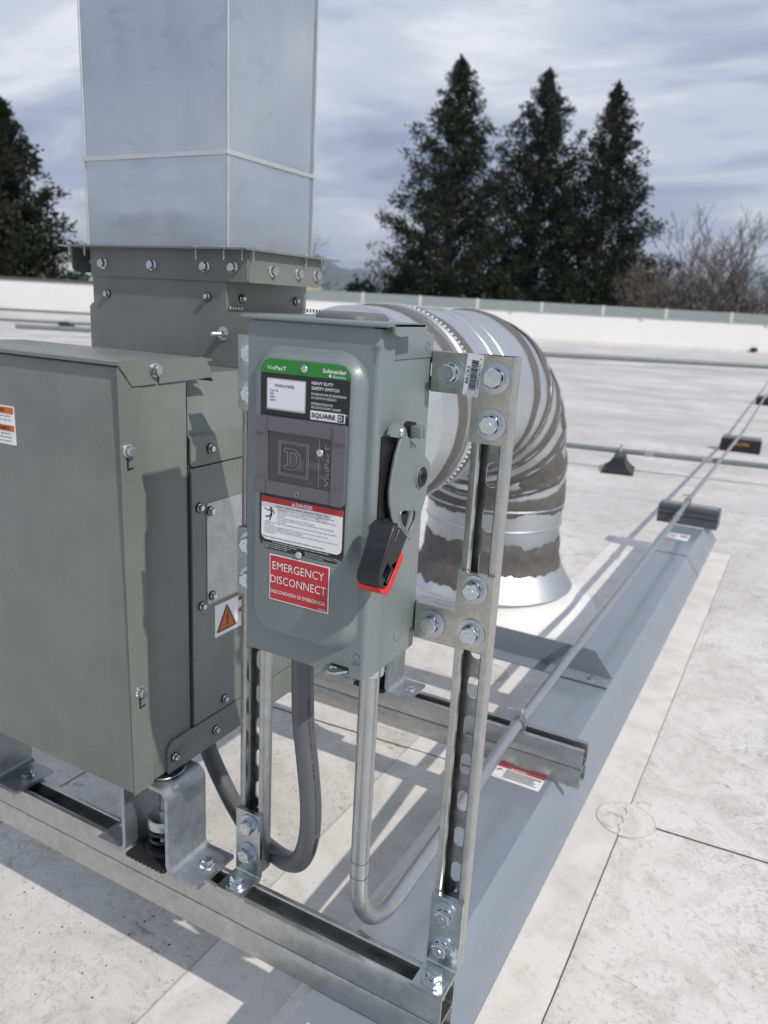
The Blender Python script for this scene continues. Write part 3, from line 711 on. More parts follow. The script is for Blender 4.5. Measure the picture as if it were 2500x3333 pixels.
# angle iron lying on the curb behind the rear rail
an = root('steel_angle', 'galvanised steel angle bolted across the curb behind the rear rail', 'angle bracket', (-.2, 1.07, -.0826))
g = G(); g.prism([(1.040, -.0800), (1.094, -.0800), (1.094, -.0120), (1.0905, -.0120), (1.0905, -.0765), (1.040, -.0765)], lambda u, v, w_: (w_, u, v), (-.95, -.058)); part('angle_leg', g, 'cap', an)
g = G(); g.prism([(-.058, -.0800), (-.0105, -.0800), (-.0105, -.072), (-.058, -.012)], lambda u, v, w_: (u, 1.0905+w_, v), (0, .0035)); g.prism([(-.058, 1.040), (-.0105, 1.040), (-.0105, 1.0905), (-.058, 1.0905)], XY(-.0800), (0, .0035)); part('angle_end', g, 'cap', an)
place('bolt', FBOLT2, an, (-.052, 1.062, -.0765))

# ------------------------------------------------------------------ strut rails
def strut_prof(d0, d1, hw=.02065, lip=.0095, t=.0026, ret=.0068):
    """one half of a channel section: d = depth from the open face"""
    return [(-hw+.0042, d1), (-hw+.0014, d1-.0010), (-hw, d1-.0040), (-hw, d0+.003), (-hw+.0009, d0+.0009), (-hw+.003, d0), (-hw+lip-.0016, d0), (-hw+lip, d0+.0016), (-hw+lip, d0+ret), (-hw+lip-t, d0+ret), (-hw+lip-t, d0+t), (-hw+t, d0+t), (-hw+t, d1-.0046), (-hw+.0042, d1-.0027)]
def strut_parts(parent, to3, L0, L1, mat='galv', depth=.0413, slots=True, off=0.0, names=('channel_side', 'channel_web')):
    """to3(across, depth, along): channel open at depth 0"""
    for s_ in (1, -1):
        g = G(); g.prism([(u*s_, v) for u, v in strut_prof(0, depth)], lambda u, v, w_: to3(u, v, w_), (L0, L1)); part(names[0], g, mat, parent, ang=40)
    hol = []
    if slots:
        k = L0+.03+off
        while k < L1-.02: hol.append(slot(0, k, .0143, .0286, 5)); k += .0499
    hw = .02065-.0042-.00002
    g = G(); g.prism([(-hw, L0), (hw, L0), (hw, L1), (-hw, L1)], lambda u, v, w_: to3(u, depth-.0026+w_, v), (0, .0026), holes=hol); part(names[1], g, 'galv_shaded', parent, ang=30)
def rail(label, x0, x1, yc, off):
    o = root('strut_rail', label, 'rail', ((x0+x1)/2, yc, -.0826), 'galvanised double strut rails')
    strut_parts(o, lambda u, d_, l: (l, yc+u, -d_), x0, x1, off=off, names=('upper_side', 'upper_web'))
    strut_parts(o, lambda u, d_, l: (l, yc+u, -.0826+d_), x0, x1, off=off, depth=.0412, names=('lower_side', 'lower_web'))
    return o
rail('front galvanised double strut rail carrying the switch frame, nearest the camera', -1.9, .0405, -.0213, .0)
rail('rear galvanised double strut rail under the thin conduit clamp', -1.9, .0415, .6157, .02)

# ------------------------------------------------------------------ the air unit
un = root('air_unit', 'grey green sheet metal rooftop air unit with side panels and warning labels', 'air unit', (-.61, .3, .1214))
UX = -.4204
g = G(); g.box((-.80, -.0745, .1230), (UX, .0405, .7060), bev=.004); hd = part('front_housing', g, 'unit', un)
g = G(); g.box((-.80, .0420, .1240), (UX-.004, .680, .6050), bev=.002); part('cabinet', g, 'unit', un)
# sloping shoulder
g = G(); g.prism([(-.4215, .6050), (-.4580, .6860), (-.80, .6860), (-.80, .6050)], lambda u, v, w_: (u, w_, v), (.0420, .680)); part('shoulder', g, 'unit', un)
# hood lid with its turned-down right flange
g = G(); g.prism([(-.0800, .7072), (.0860, .7072), (.0860, .7098), (-.0770, .7128), (-.0800, .7115)], lambda u, v, w_: (w_, u, v), (-.80, UX+.0030)); lid = part('hood_lid', g, 'unit', un)
g = G(); g.prism([(-.0805, .7112), (.0700, .7125), (.0735, .7110), (.0875, .6870), (.0860, .6850), (-.0110, .6825), (-.0128, .6825), (-.0128, .6910), (-.0168, .6910), (-.0168, .6825), (-.0580, .6815)], YZ(UX), (.0002, .0032)); part('lid_flange', g, 'unit', lid)
g = G(); g.prism([(.0500, .6848), (.0870, .6860), (.0930, .6800), (.0910, .6790)], YZ(UX), (-.012, -.001)); part('lid_tab', g, 'dark', lid)
# front panel wrap flange on the right face
g = G(); g.prism([(-.0740, .1216), (-.0390, .1216), (-.0430, .6800), (-.0560, .6800), (-.0790, .7050)], YZ(UX), (.0002, .0014)); fp = part('front_panel_flange', g, 'unit', un)
for (y, z) in ((-.0665, .6037), (-.0590, .2738)):
    place('bolt', FBOLT2, un, (UX+.0014, y, z), (1, 0, 0))
    g = G(); g.prism([(y-.0022, z-.006), (y+.0006, z-.006), (y+.0006, z-.0225), (y+.0085, z-.0215), (y+.0085, z-.0240), (y-.0022, z-.0250)], YZ(UX), (.0013, .0017)); part('notch', g, 'dark', un)
    g = G(); g.prism([(y-.003, z-.040), (y+.011, z-.0385), (y+.011, z-.0372), (y-.003, z-.0387)], YZ(UX), (.0012, .0021)); part('emboss', g, 'unit', un)
place('bolt', FBOLT2, un, (UX+.0034, -.0209, .6998), (1, 0, 0))
# side panels: each lies 1.5 mm proud with a gap round it
def side(poly, d_=(.0, .0026), nm='side_panel', mat='unit', label=None):
    g = G(); g.prism(poly, YZ(UX-.004+.0045), d_); return part(nm, g, mat, un, label=label)
side(rrect(.0435, .676, .1735, .5635, (.001, .002, .002, .002)))
side(rrect(.0425, .676, .5660, .6065, (.006, .002, .002, .006)))
g = G(); g.prism([(-.4185, .6030), (-.4185, .6060), (-.4200, .6085), (-.4225, .6092), (-.4225, .6068), (-.4208, .6058)], lambda u, v, w_: (u, w_, v), (.0420, .676)); part('panel_lip', g, 'unit', un)
side(rrect(-.0124, .60, .1216, .1712, (.002, .002, .002, .014)), (.0002, .0032), 'base_plate')
g = G(); g.box((UX-.003, .0362, .1250), (UX-.0022, .0424, .6800)); part('panel_gap', g, 'dark', un)
g = G(); g.lathe([(.0001, 0), (.0078, 0), (.0078, .0003)], (0, 0, 0), 24)
g2 = G(); g2.tube([(UX+.0040, .0172+.0080*cos(a), .1465+.0080*sin(a)) for a in [2*pi*i/28 for i in range(28)]], .0006, 5, closed=True); part('knockout', g2, 'unit', un)
for (y, z, dx) in ((.0579, .5066, .0031), (.0611, .3585, .0031), (.1103, .1880, .0031), (.0886, .1448, .0037), (.0, .1446, .0037), (.0811, .5872, .0031), (.30, .5872, .0031), (.31, .1880, .0031), (.31, .1448, .0037), (.33, .5066, .0031), (.33, .3585, .0031)):
    place('screw', GSCREW, un, (UX+dx, y, z), (1, 0, 0))
M['silver'] = zinc('etched_zinc_plate', (.56, .57, .57), .42, 420, .68, metal=.75)
side(rrect(.0725, .30, .3570, .5095, .003), (.0027, .0042), 'access_plate', 'silver', 'bare zinc access plate')
for (y, z) in ((.0785, .4975), (.0821, .3687), (.29, .4975), (.29, .3687)): place('screw', GSCREW, un, (UX+.0047, y, z), (1, 0, 0))
# electrical hazard label
f3 = YZ(UX+.0031)
g = G(); patch(g, rrect(.0895, .205, .2975, .3490, .001), f3, .0005); el = part('hazard_label', g, 'print_white', un, ang=0)
g = G(); patch(g, [(.0950, .3035), (.1370, .3035), (.1385, .3055), (.1175, .3432), (.1150, .3432), (.0938, .3055)], f3, .0008); part('triangle_border', g, 'print_black', el, ang=0)
g = G(); patch(g, [(.0980, .3062), (.1343, .3062), (.1162, .3398)], f3, .0011); part('triangle', g, 'print_orange', el, ang=0)
g = G(); patch(g, [(.1178, .3325), (.1195, .3325), (.1168, .3240), (.1205, .3255), (.1172, .3145), (.1190, .3150), (.1160, .3085), (.1148, .3155), (.1160, .3145), (.1175, .3222), (.1142, .3207)], f3, .0014); part('bolt_symbol', g, 'print_black', el, ang=0)
g = G(); patch(g, rrect(.1432, .204, .3405, .3482, .0), f3, .0008); patch(g, rrect(.1432, .204, .3205, .3280, .0), f3, .0008); part('orange_band', g, 'print_orange', el, ang=0)
g = G()
for zz in (.3415, .3215):
    patch(g, [(.1450, zz), (.1505, zz), (.1478, zz+.0055)], f3, .0011); put_text(g, 'WARNING' if zz > .33 else 'AVERTISSEMENT', .1530, zz+.0008, .0042, f3, off=.0011, bold=.01, w=.03)
for i, s_ in enumerate(('Electric shock hazard.', 'Disconnect all power', 'before servicing.')): put_text(g, s_, .1445, .3365-.0042*i, .0021, f3, off=.0008)
for i, s_ in enumerate(('Risque de decharge', 'electrique. Couper', 'alimentation avant')): put_text(g, s_, .1445, .3165-.0042*i, .0021, f3, off=.0008)
part('lettering', g, 'print_black', el, ang=0, fixn=False)
# warning label on the front face
f3 = XZ(-.0745)
g = G(); patch(g, rrect(-.735, -.6165, .5848, .6371, .0015), f3, .0005); wl2 = part('warning_label', g, 'print_white', un, ang=0)
g = G(); patch(g, rrect(-.7335, -.6185, .6265, .6352, 0), f3, .0009); patch(g, rrect(-.7335, -.6185, .6030, .6112, 0), f3, .0009); part('orange_band', g, 'print_orange', wl2, ang=0)
g = G(); put_text(g, 'WARNING', -.6360, .6285, .0047, f3, off=.0013, bold=.015, align='r'); put_text(g, 'AVERTISSEMENT', -.6250, .6048, .0045, f3, off=.0013, bold=.015, align='r')
for i, s_ in enumerate(('Always disconnect electrical power prior', 'to working on product. Failure to do so', 'may result in severe injury.')): put_text(g, s_, -.7315, .6220-.0052*i, .0028, f3, off=.0009, w=(.108, .108, .075)[i])
for i, s_ in enumerate(('Pour eviter une blessure grave,', 'toujours couper et condamner', "l'alimentation avant de demonter")): put_text(g, s_, -.7315, .5985-.0050*i, .0028, f3, off=.0009, w=(.106, .109, .107)[i])
part('lettering', g, 'print_black', wl2, ang=0, fixn=False)
# plenum: lower housing, upper throat, collar
g = G(); g.box((-.80, .2197, .6862), (-.4450, .4340, .7700), bev=.0025); part('plenum_housing', g, 'unit', un)
g = G(); g.prism([(-.8002, .6866), (-.4448, .6866), (-.4448, .7704), (-.5033, .7704), (-.5033, .8590), (-.7902, .8590), (-.7902, .7660), (-.8002, .7660)], XZ(.2196), (.0, .0016)); part('plenum_front', g, 'unit', un)
g = G(); g.box((-.803, .2215, .6870), (-.7985, .4300, .7660)); part('plenum_flange', g, 'unit', un)
g = G(); g.box((-.79, .2203, .7702), (-.5033, .4340, .8600), bev=.0015); part('plenum_throat', g, 'unit', un)
g = G()
for i in range(5): g.box((-.5025, .2230+i*.0065, .7722), (-.4990, .2270+i*.0065, .7775), bev=.0012)
part('perforated_strip', g, 'galv', un)
g = G()
for i in range(12): g.box((-.5025+i*.0065, .4330, .7722), (-.4985+i*.0065, .4350, .7785), bev=.001)
part('perforated_strip', g, 'galv', un)
cl = None
g = G(); g.prism(rrect(-.7905, -.4607, .8140, .8592, (.001, .004, .001, .001)), XZ(.2178), (.0002, .0026)); part('collar_front', g, 'unit', un)
g = G(); g.prism(rrect(.2185, .4130, .8140, .8590, (.001, .008, .001, .001)), YZ(-.4607), (-.0024, 0)); part('collar_side', g, 'unit', un)
g = G(); g.prism(rrect(.2185, .4130, .8195, .8590, (.010, .008, .001, .001)), YZ(-.8386), (-.0024, 0)); part('collar_side', g, 'unit', un)
g = G(); g.box((-.848, .1960, .8592), (-.4480, .4520, .8620)); part('collar_top', g, 'unit', un)
for x in (-.7612, -.6513, -.5414, -.4871): place('bolt', FBOLT2, un, (x, .2152, .8345), (0, -1, 0))
for y in (.2763, .3462, .3983): place('bolt', FBOLT2, un, (-.4607, y, .8338), (1, 0, 0))
for (x, z) in ((-.7563, .7860), (-.5395, .7900)): place('screw', GSCREW, un, (x, .2180, z), (0, -1, 0))
for y in (.2548, .4013): place('screw', GSCREW, un, (-.5031, y, .7900), (1, 0, 0))
place('bolt', FBOLT2, un, (-.8386, .2620, .8390), (1, 0, 0))
def stud(P, n, L, nm='stud'):
    n = Vector(n); P = Vector(P); g = G()
    g.cyl(P, P+n*.0018, .0105, 24); g.cyl(P+n*.0018, P+n*.0085, .0068, 6)
    k = int(L/.0008)
    for i in range(k): g.cyl(P+n*(.0085+i*.0008), P+n*(.0085+i*.0008+.0008), .0034, 10, .0030, caps=(i == k-1))
    part(nm, g, 'bolt', un)
stud((-.508, .2180, .7366), (0, -1, 0), .020); stud((-.8380, .2620, .8390), (1, 0, 0), .014)
g = G(); g.tube([(-.7995, .2190, .69), (-.7990, .2190, .766)], .0016, 6); part('edge_fold', g, 'unit', un)

# self-drilling tips under the collar, screw heads on top
def tek():
    g = G(); hexhead(g, .0040, 0, .0042); g.lathe([(.0056, 0), (.0056, .0008), (.004, .001)], (0, 0, 0), 16)
    prof = []
    for i in range(9): prof += [(.0021, -.0030-i*.0012), (.0015, -.0036-i*.0012)]
    g.lathe(prof+[(.0012, -.0145), (.0003, -.0180)], (0, 0, 0), 8); return g.mesh('screw', ['bolt'])
TEK = tek()
for (x, y) in ((-.8280, .2050), (-.7935, .2060), (-.5520, .2060), (-.4985, .2070), (-.4540, .2210), (-.4540, .4100), (-.4560, .3600), (-.4700, .2145)): place('screw', TEK, un, (x, y, .8622))

# ------------------------------------------------------------------ tall rectangular duct
rd_ = root('rectangular_duct', 'tall shiny galvanised rectangular duct rising from the grey unit', 'duct', (-.65, .331, .8625))
DX0, DX1, DY0, DY1 = -.7985, -.5012, .2197, .4425
def ductsec(z0, z1):
    """four sheets with a slight oil-canning bow"""
    for (a, b, n_) in (((DX0, DY0), (DX1, DY0), (0, -1)), ((DX1, DY0), (DX1, DY1), (1, 0)), ((DX1, DY1), (DX0, DY1), (0, 1)), ((DX0, DY1), (DX0, DY0), (-1, 0))):
        g = G(); nu, nv = 20, 20; vs = []
        for j in range(nv+1):
            for i in range(nu+1):
                u, v = i/nu, j/nv; bow = (.0028 if z0 > .95 else .0009)*(sin(pi*u)*sin(pi*v))*(1+.4*noise.noise(Vector((a[0]*3+u*2.2, a[1]*3+v*2.2, z0))))+.0007*noise.noise(Vector((u*4, v*4, z0+n_[0]*5)))*sin(pi*u)*sin(pi*v)
                vs.append((a[0]+(b[0]-a[0])*u+n_[0]*bow, a[1]+(b[1]-a[1])*u+n_[1]*bow, z0+(z1-z0)*v))
        g.add(vs, [(j*(nu+1)+i, j*(nu+1)+i+1, (j+1)*(nu+1)+i+1, (j+1)*(nu+1)+i) for j in range(nv) for i in range(nu)]); part('duct_sheet', g, 'duct', rd_, ang=60)
ductsec(.8625, .9925); ductsec(.9985, 1.7)
for (x, y) in ((DX0, DY0), (DX1, DY0), (DX1, DY1), (DX0, DY1)):
    for z0, z1 in ((.8625, .9920), (.9990, 1.70)):
        g = G(); g.tube([(x, y, z0), (x, y, z1)], .0018, 8); part('corner_seam', g, 'seamz', rd_)
for (dx, dy) in ((.0045, .0),): 
    g = G(); g.box((DX1-.001, DY1-.0065, .8625), (DX1+.0030, DY1-.0045, 1.70)); part('lock_seam', g, 'duct', rd_)
g = G(); o_ = .0042
ringp = rrect(DX0-o_, DX1+o_, DY0-o_, DY1+o_, .001, 1); ringi = rrect(DX0+.002, DX1-.002, DY0+.002, DY1-.002, .0005, 1)
g.prism(ringp, XY(.9925), (0, .0060), holes=[ringi]); part('drive_cleat', g, 'cleat', rd_)

# ------------------------------------------------------------------ round duct: straight run, gored elbow, roof flashing
du = root('round_duct', 'fat round metal duct elbowing down into the roof, smeared with grey mastic', 'duct', (-.623, 1.85, ROOF))
XC, YC, RR, ZH, RB = -.628, 1.845, .240, .548, .395
YE = YC-RB; ZE = ZH-RB                                        # elbow starts at y=YE, ends at z=ZE
SL1, SL2 = YE-.60, RB*pi/2
def dpt(s_, th, r):
    """s along the centre line from y=.60; th round the section (0 = +x, pi/2 = outer side of the bend)"""
    if s_ < SL1: c = Vector((XC, .60+s_, ZH)); u = Vector((0, 0, 1))
    elif s_ < SL1+SL2:
        a = (s_-SL1)/RB; c = Vector((XC, YE+RB*sin(a), ZE+RB*cos(a))); u = Vector((0, sin(a), cos(a)))
    else: c = Vector((XC, YC, ZE-(s_-SL1-SL2))); u = Vector((0, 1, 0))
    return c+Vector((1, 0, 0))*(r*cos(th))+u*(r*sin(th))
def dsheet(s0, s1, r0=RR, r1=RR, n=72, m=1):
    g = G(); vs = []
    for j in range(m+1):
        for k in range(n): vs.append(dpt(s0+(s1-s0)*j/m, 2*pi*k/n, r0+(r1-r0)*j/m))
    g.add(vs, [(j*n+k, j*n+(k+1) % n, (j+1)*n+(k+1) % n, (j+1)*n+k) for j in range(m) for k in range(n)]); return g
def dring(s_, r, rad, n=72, mat='rduct', nm='bead'):
    g = G(); g.tube([dpt(s_, 2*pi*k/n, r) for k in range(n)], rad, 6, closed=True); part(nm, g, mat, du)
g = G(); sq = []                                           # square-to-round transition at the back of the unit
n = 72
for k in range(n):
    a = 2*pi*k/n; q = max(abs(cos(a)), abs(sin(a))); sq.append((XC+.185*cos(a)/q, .682, .42+.18*sin(a)/q))
vs = sq+[tuple(dpt(.20, 2*pi*k/n, RR)) for k in range(n)]
g.add(vs, [(k, (k+1) % n, n+(k+1) % n, n+k) for k in range(n)]); part('transition', g, 'rduct', du)
part('straight_pipe', dsheet(.20, .355), 'rduct', du)
part('straight_pipe', dsheet(.355, .56), 'rduct', du); part('straight_pipe', dsheet(.56, SL1), 'rduct', du)
for s_ in (.56, .64): dring(s_, RR+.0006, .0022)
ng = 5
for i in range(ng):
    a0, a1 = SL1+SL2*i/ng, SL1+SL2*(i+1)/ng
    part('elbow_gore', dsheet(a0, a1), 'rduct', du, ang=20); dring(a1 if i < ng-1 else a1+.002, RR+.0012, .0040, nm='gore_seam')
part('riser', dsheet(SL1+SL2, SL1+SL2+.072), 'rduct', du); part('riser', dsheet(SL1+SL2+.072, SL1+SL2+.25, RR-.003, RR-.003), 'rduct', du); dring(SL1+SL2+.072, RR, .0035)
# flashing cone with a rolled hem
zc0 = ZE-.205
g = G(); g.lathe([(RR+.001, zc0), (RR+.004, zc0-.004), (.300, -.148), (.3035, -.151), (.302, -.154), (.297, -.151)], (XC, YC, 0), 84); part('storm_collar', g, 'rduct', du, ang=25)
# clamp ring with a pressed row of teeth
g = G(); g.tube([dpt(.366, 2*pi*k/96, RR+.004) for k in range(96)], .006, 6, closed=True)
cr = part('clamp_ring', g, 'rduct', du)
g = G()
for k in range(118):
    a = 2*pi*k/118; p = dpt(.383, a, RR+.0065); q = dpt(.392, a, RR+.0065); g.tube([p, q], .0030, 5)
part('ring_teeth', g, 'print_white', cr)
def mband(s0, s1, amp, seed, th0=0, th1=2*pi, rag=9, r=RR, cone=None, name='mastic'):
    """a brushed-on band with ragged edges, thick in the middle"""
    g = G(); n = 150; m = 6; vs = []; full = abs(th1-th0-2*pi) < 1e-6
    for k in range(n+1 if not full else n):
        th = th0+(th1-th0)*k/n
        def nz(q, f): return noise.fractal(Vector((cos(th)*f, sin(th)*f, seed+q)), .9, 2.2, 5)
        a = s0+amp*nz(0, rag*.28); b = s1+amp*nz(7, rag*.28)
        if not full:
            e = min(1, min(k, n-k)/n*7); mid = (a+b)/2; a = mid+(a-mid)*e; b = mid+(b-mid)*e
        for j in range(m+1):
            s_ = a+(b-a)*j/m; hump = .0004+.0042*sin(pi*j/m)**.6*(1+.6*noise.noise(Vector((cos(th)*9, sin(th)*9, s_*38+seed)))) if 0 < j < m else -.0006
            if cone: vs.append(cone(s_, th, hump))
            else: vs.append(dpt(s_, th, r+hump))
    rows = n if full else n
    for k in range(rows):
        k2 = (k+1) % n if full else k+1
        for j in range(m): g.add([], []); g.f.append((k*(m+1)+j, k2*(m+1)+j, k2*(m+1)+j+1, k*(m+1)+j+1)); g.m.append(0)
    g.v = [tuple(v) for v in vs]
    part(name, g, 'mastic', du, ang=60)
mband(.285, .345, .007, 1, rag=6); mband(.405, .455, .006, 2, rag=6)
aa = [SL1+SL2*i/ng for i in range(ng+1)]
mband(aa[0]-.028, aa[0]+.034, .010, 3, rag=6); mband(aa[1]-.036, aa[1]+.036, .012, 4, rag=6); mband(aa[2]-.040, aa[2]+.036, .014, 5, rag=6); mband(aa[3]-.040, aa[3]+.040, .016, 6, rag=7); mband(aa[4]-.040, aa[4]+.030, .014, 7, rag=7); mband(aa[5]-.080, aa[5]+.024, .022, 8, rag=8)
mband(aa[2]-.01, aa[3]+.03, .03, 22, .1, .9, rag=6); mband(aa[3]-.02, aa[4]+.03, .03, 23, -.9, .0, rag=6)
mband(.560, .606, .014, 31, .20, .52, rag=6)
def coneP(s_, th, h):
    d_ = s_-(SL1+SL2)
    if d_ < .205: return dpt(s_, th, RR+h)
    t = (d_-.205)/.095; r = RR+.004+(.300-RR-.004)*t; z = zc0-.004+(-.148-zc0+.004)*t
    return (XC+r*cos(th)+.75*h*cos(th), YC+r*sin(th)+.75*h*sin(th), z+.6*h)
mband(SL1+SL2+.125, SL1+SL2+.226, .020, 10, cone=coneP, rag=14)
mband(SL1+SL2+.20, SL1+SL2+.275, .028, 12, -2.7, -1.1, cone=coneP, rag=18)
# white membrane boot under the flashing
g = G(); g.lathe([(.286, -.150), (.292, -.170), (.300, -.195), (.318, -.215), (.350, -.227), (.400, -.2335), (.440, -.2348)], (XC, YC, 0), 84)
bt = single('roof_boot', g, 'wallw', 'white moulded membrane boot under the round duct flashing', 'pipe boot', (XC, YC, 0))

# ------------------------------------------------------------------ spring isolators
def isolator(label, cx, cy):
    cx += .0
    o = root('spring_isolator', label, 'spring mount', (cx, cy, 0), 'spring isolators under the air unit')
    hw, t, ht, y0, y1 = .0450, .0062, .1345, cy-.0385, cy+.0385
    def arc(x, z, r, a0, a1, n=6): return [(x+r*cos(a0+(a1-a0)*i/n), z+r*sin(a0+(a1-a0)*i/n)) for i in range(n+1)]
    ro, ri = .016, .010
    out = [(hw+.0525, .0003), (hw+.0525, t)]+arc(hw+ri-.0002, t+ri, ri, 1.5*pi, pi)+arc(hw-ro, ht-ro, ro, 0, pi/2)
    out += [(-x, z) for x, z in reversed(out)]
    # inner line
    inn = [(hw+.0525, .0003), (hw+.004, .0003)]+arc(hw+ri-.0002, t+ri, ri+t, 1.5*pi, pi)+arc(hw-ro, ht-ro, ro-t, 0, pi/2)
    prof = [(x, z) for x, z in out]+[(x, z) for x, z in inn[:0]]
    right_in = arc(hw+ri-.0002, t+ri, ri+t, 1.5*pi, pi)+arc(hw-ro, ht-ro, ro-t, 0, pi/2)
    left_in = [(-x, z) for x, z in reversed(right_in)]
    outer = out
    inner = [( -hw-.0525, .0003)]+[(-x, z) for x, z in right_in][0:]+[(x, z) for x, z in reversed(right_in)]+[(hw+.0525, .0003)]
    poly = outer[1:-1]+inner
    g = G(); g.prism(poly, lambda u, v, w_: (cx+u, w_, v), (y0, y1)); br = part('bracket', g, 'hotdip', o, ang=38)
    for s_ in (1, -1): place('bolt', FBOLT2, o, (cx+s_*(hw+.0340), cy+.002, t), (0, 0, 1)).scale = (1.25, 1.25, 1.1)
    g = G(); g.box((cx-.037, cy-.040, .0003), (cx+.037, cy+.030, .0068), bev=.0012)
    for i in range(9): g.box((cx-.036+i*.008, cy-.0415, .0006), (cx-.031+i*.008, cy-.0395, .0060))
    part('base_pad', g, 'gasket', o)
    g = G(); g.lathe([(.029, .0068), (.027, .0125), (.024, .0135), (.0185, .0135), (.0185, .009)], (cx, cy, 0), 36); part('spring_cup', g, 'gasket', o)
    g = G(); n = 90; g.tube([(cx+.0205*cos(i*2*pi*2.3/n), cy+.0205*sin(i*2*pi*2.3/n), .0145+.0290*i/n) for i in range(n+1)], .0024, 8); part('spring', g, 'spring', o)
    g = G(); g.lathe([(.0001, .0440), (.0225, .0440), (.0240, .0455), (.0240, .0560), (.0222, .0595), (.0180, .0610), (.008, .0615)], (cx, cy, 0), 40); part('spring_cap', g, 'foot', o)
    g = G(); prof = []
    for i in range(74): prof += [(.0064, .016+i*.0016), (.0052, .0168+i*.0016)]
    g.lathe(prof, (cx, cy, 0), 14); hexhead(g, .0105, .0, .0) if False else None
    part('threaded_rod', g, 'bolt', o)
    g = G(); g.cyl((cx, cy, .0615), (cx, cy, .0700), .0105, 6); part('nut', g, 'bolt', o)
    g = G(); g.lathe([(.006, .1280), (.0330, .1215), (.0335, .1265), (.006, .1282)], (cx, cy, 0), 36); part('under_washer', g, 'gasket', o)
    g = G(); g.lathe([(.006, .1345), (.0300, .1345), (.0310, .1358), (.0300, .1372), (.006, .1374)], (cx, cy, 0), 40); part('rubber_washer', g, 'gasket', o)
    g = G(); g.lathe([(.006, .1374), (.0316, .1374), (.0322, .1383), (.0316, .1392), (.006, .1392)], (cx, cy, 0), 40); part('steel_washer', g, 'foot', o)
    g = G(); g.lathe([(.006, .1392), (.029, .1392), (.030, .1410), (.006, .1414)], (cx, cy, 0), 36); part('pad', g, 'gasket', o)
    return o
iso = isolator('steel hat bracket with green spring under the near corner of the grey unit', -.4190, -.0205)
for lab, x, y in (('grey steel hat bracket on the front rail, cut by the left edge of the picture', -.8050, -.0205),
                  ('grey steel hat bracket on the rear rail, seen behind the switch conduit', -.4165, .6160)):
    c = copy_tree(iso); c['label'] = lab; c.location = (x, y, 0); c['org'] = [x, y, 0]

# ------------------------------------------------------------------ the switch frame
fr = root('switch_frame', 'galvanised strut frame of two slotted posts holding up the safety switch', 'frame', (-.13, .02, 0))
def post(x, z0, z1, off, nm):
    strut_parts(fr, lambda u, d_, l: (x+u, .0062+d_, l), z0, z1, off=off, depth=.0208, names=('post_side', 'post_web'))
zs = .6199-.0508*12                                              # slot phase
post(.0203, .0040, .7495, (.1256-.0040-.03) % .0499, 'right')
post(-.2815, .0110, .7495, (.1254-.0110-.03) % .0499, 'left')
def cross(z, off):
    strut_parts(fr, lambda u, d_, l: (l, .0062+d_, z+u), -.2606, -.0006, off=off, depth=.0208, names=('crossbar_side', 'crossbar_web'))
cross(.7288, .012); cross(.4520, .004)
def plate(poly, bolts, lab=None, mat='plate'):
    g = G(); g.prism(poly, XZ(.0060), (0, .0060)); p = part('corner_plate', g, mat, fr, ang=30)
    for (x, z) in bolts: place('bolt', BOLT, p, (x, -.0001, z), (0, -1, 0))
    return p
def Lpoly(x, z, sx, sz):
    """L-shaped plate: corner at (x,z), arms running sx and sz"""
    a, b, c = .0889, .0413, .0015
    return [(x, z), (x+sx*a, z), (x+sx*a, z+sz*b), (x+sx*b, z+sz*b), (x+sx*b, z+sz*a), (x, z+sz*a)]
hb = .0206
pl1 = plate(Lpoly(.0413, .7496, -1, -1), [(.0235, .7285), (.0235, .6815), (-.0255, .7290)])
pl2 = plate(Lpoly(.0413, .4312, -1, 1), [(.0215, .4525), (.0205, .5030), (-.0260, .4520)])
pl3 = plate(Lpoly(-.3025, .7502, 1, -1), [(-.2800, .7290), (-.2800, .6825), (-.2340, .7290)], mat='hotdip')
pl4 = plate(Lpoly(-.3025, .4250, 1, 1), [(-.2810, .4490), (-.2810, .4950), (-.2340, .4460)], mat='hotdip')
# sticker with bar code on the top right plate
st = root('barcode_sticker', 'small white bar code sticker reading BRCR3 on the top right corner plate', 'sticker', (-.0006, -.0004, .728))
f0 = XZ(-.0002); ca, sa = cos(.085), sin(.085)
def f3(u, v, w_):
    return f0(-.0008+u*ca+v*sa*.9, .7290-u*sa+v*ca, w_)
g = G(); patch(g, rrect(-.0088, .0088, -.0212, .0212, .0008), f3, .0004); part('sheet', g, 'print_card', st, ang=0)
g = G(); put_text(g, 'BRCR3', -.0040, -.0090, .0032, f3, w=.0175, off=.0007, bold=.012, rot=pi/2)
put_text(g, '26843 01872', .0074, -.0125, .0022, f3, w=.0250, off=.0007, rot=pi/2); put_text(g, '7', .0074, -.0180, .0020, f3, off=.0007, rot=pi/2); put_text(g, '8', .0074, .0165, .0020, f3, off=.0007, rot=pi/2)
rb = random.Random(4); k = -.0145
while k < .0150:
    wv = rb.choice([.0003, .0003, .0006, .0009]); patch(g, rrect(-.0030, .0044, k, k+wv, 0), f3, .0007); k += wv+rb.choice([.0003, .0004, .0007])
part('lettering', g, 'print_black', st, ang=0, fixn=False)
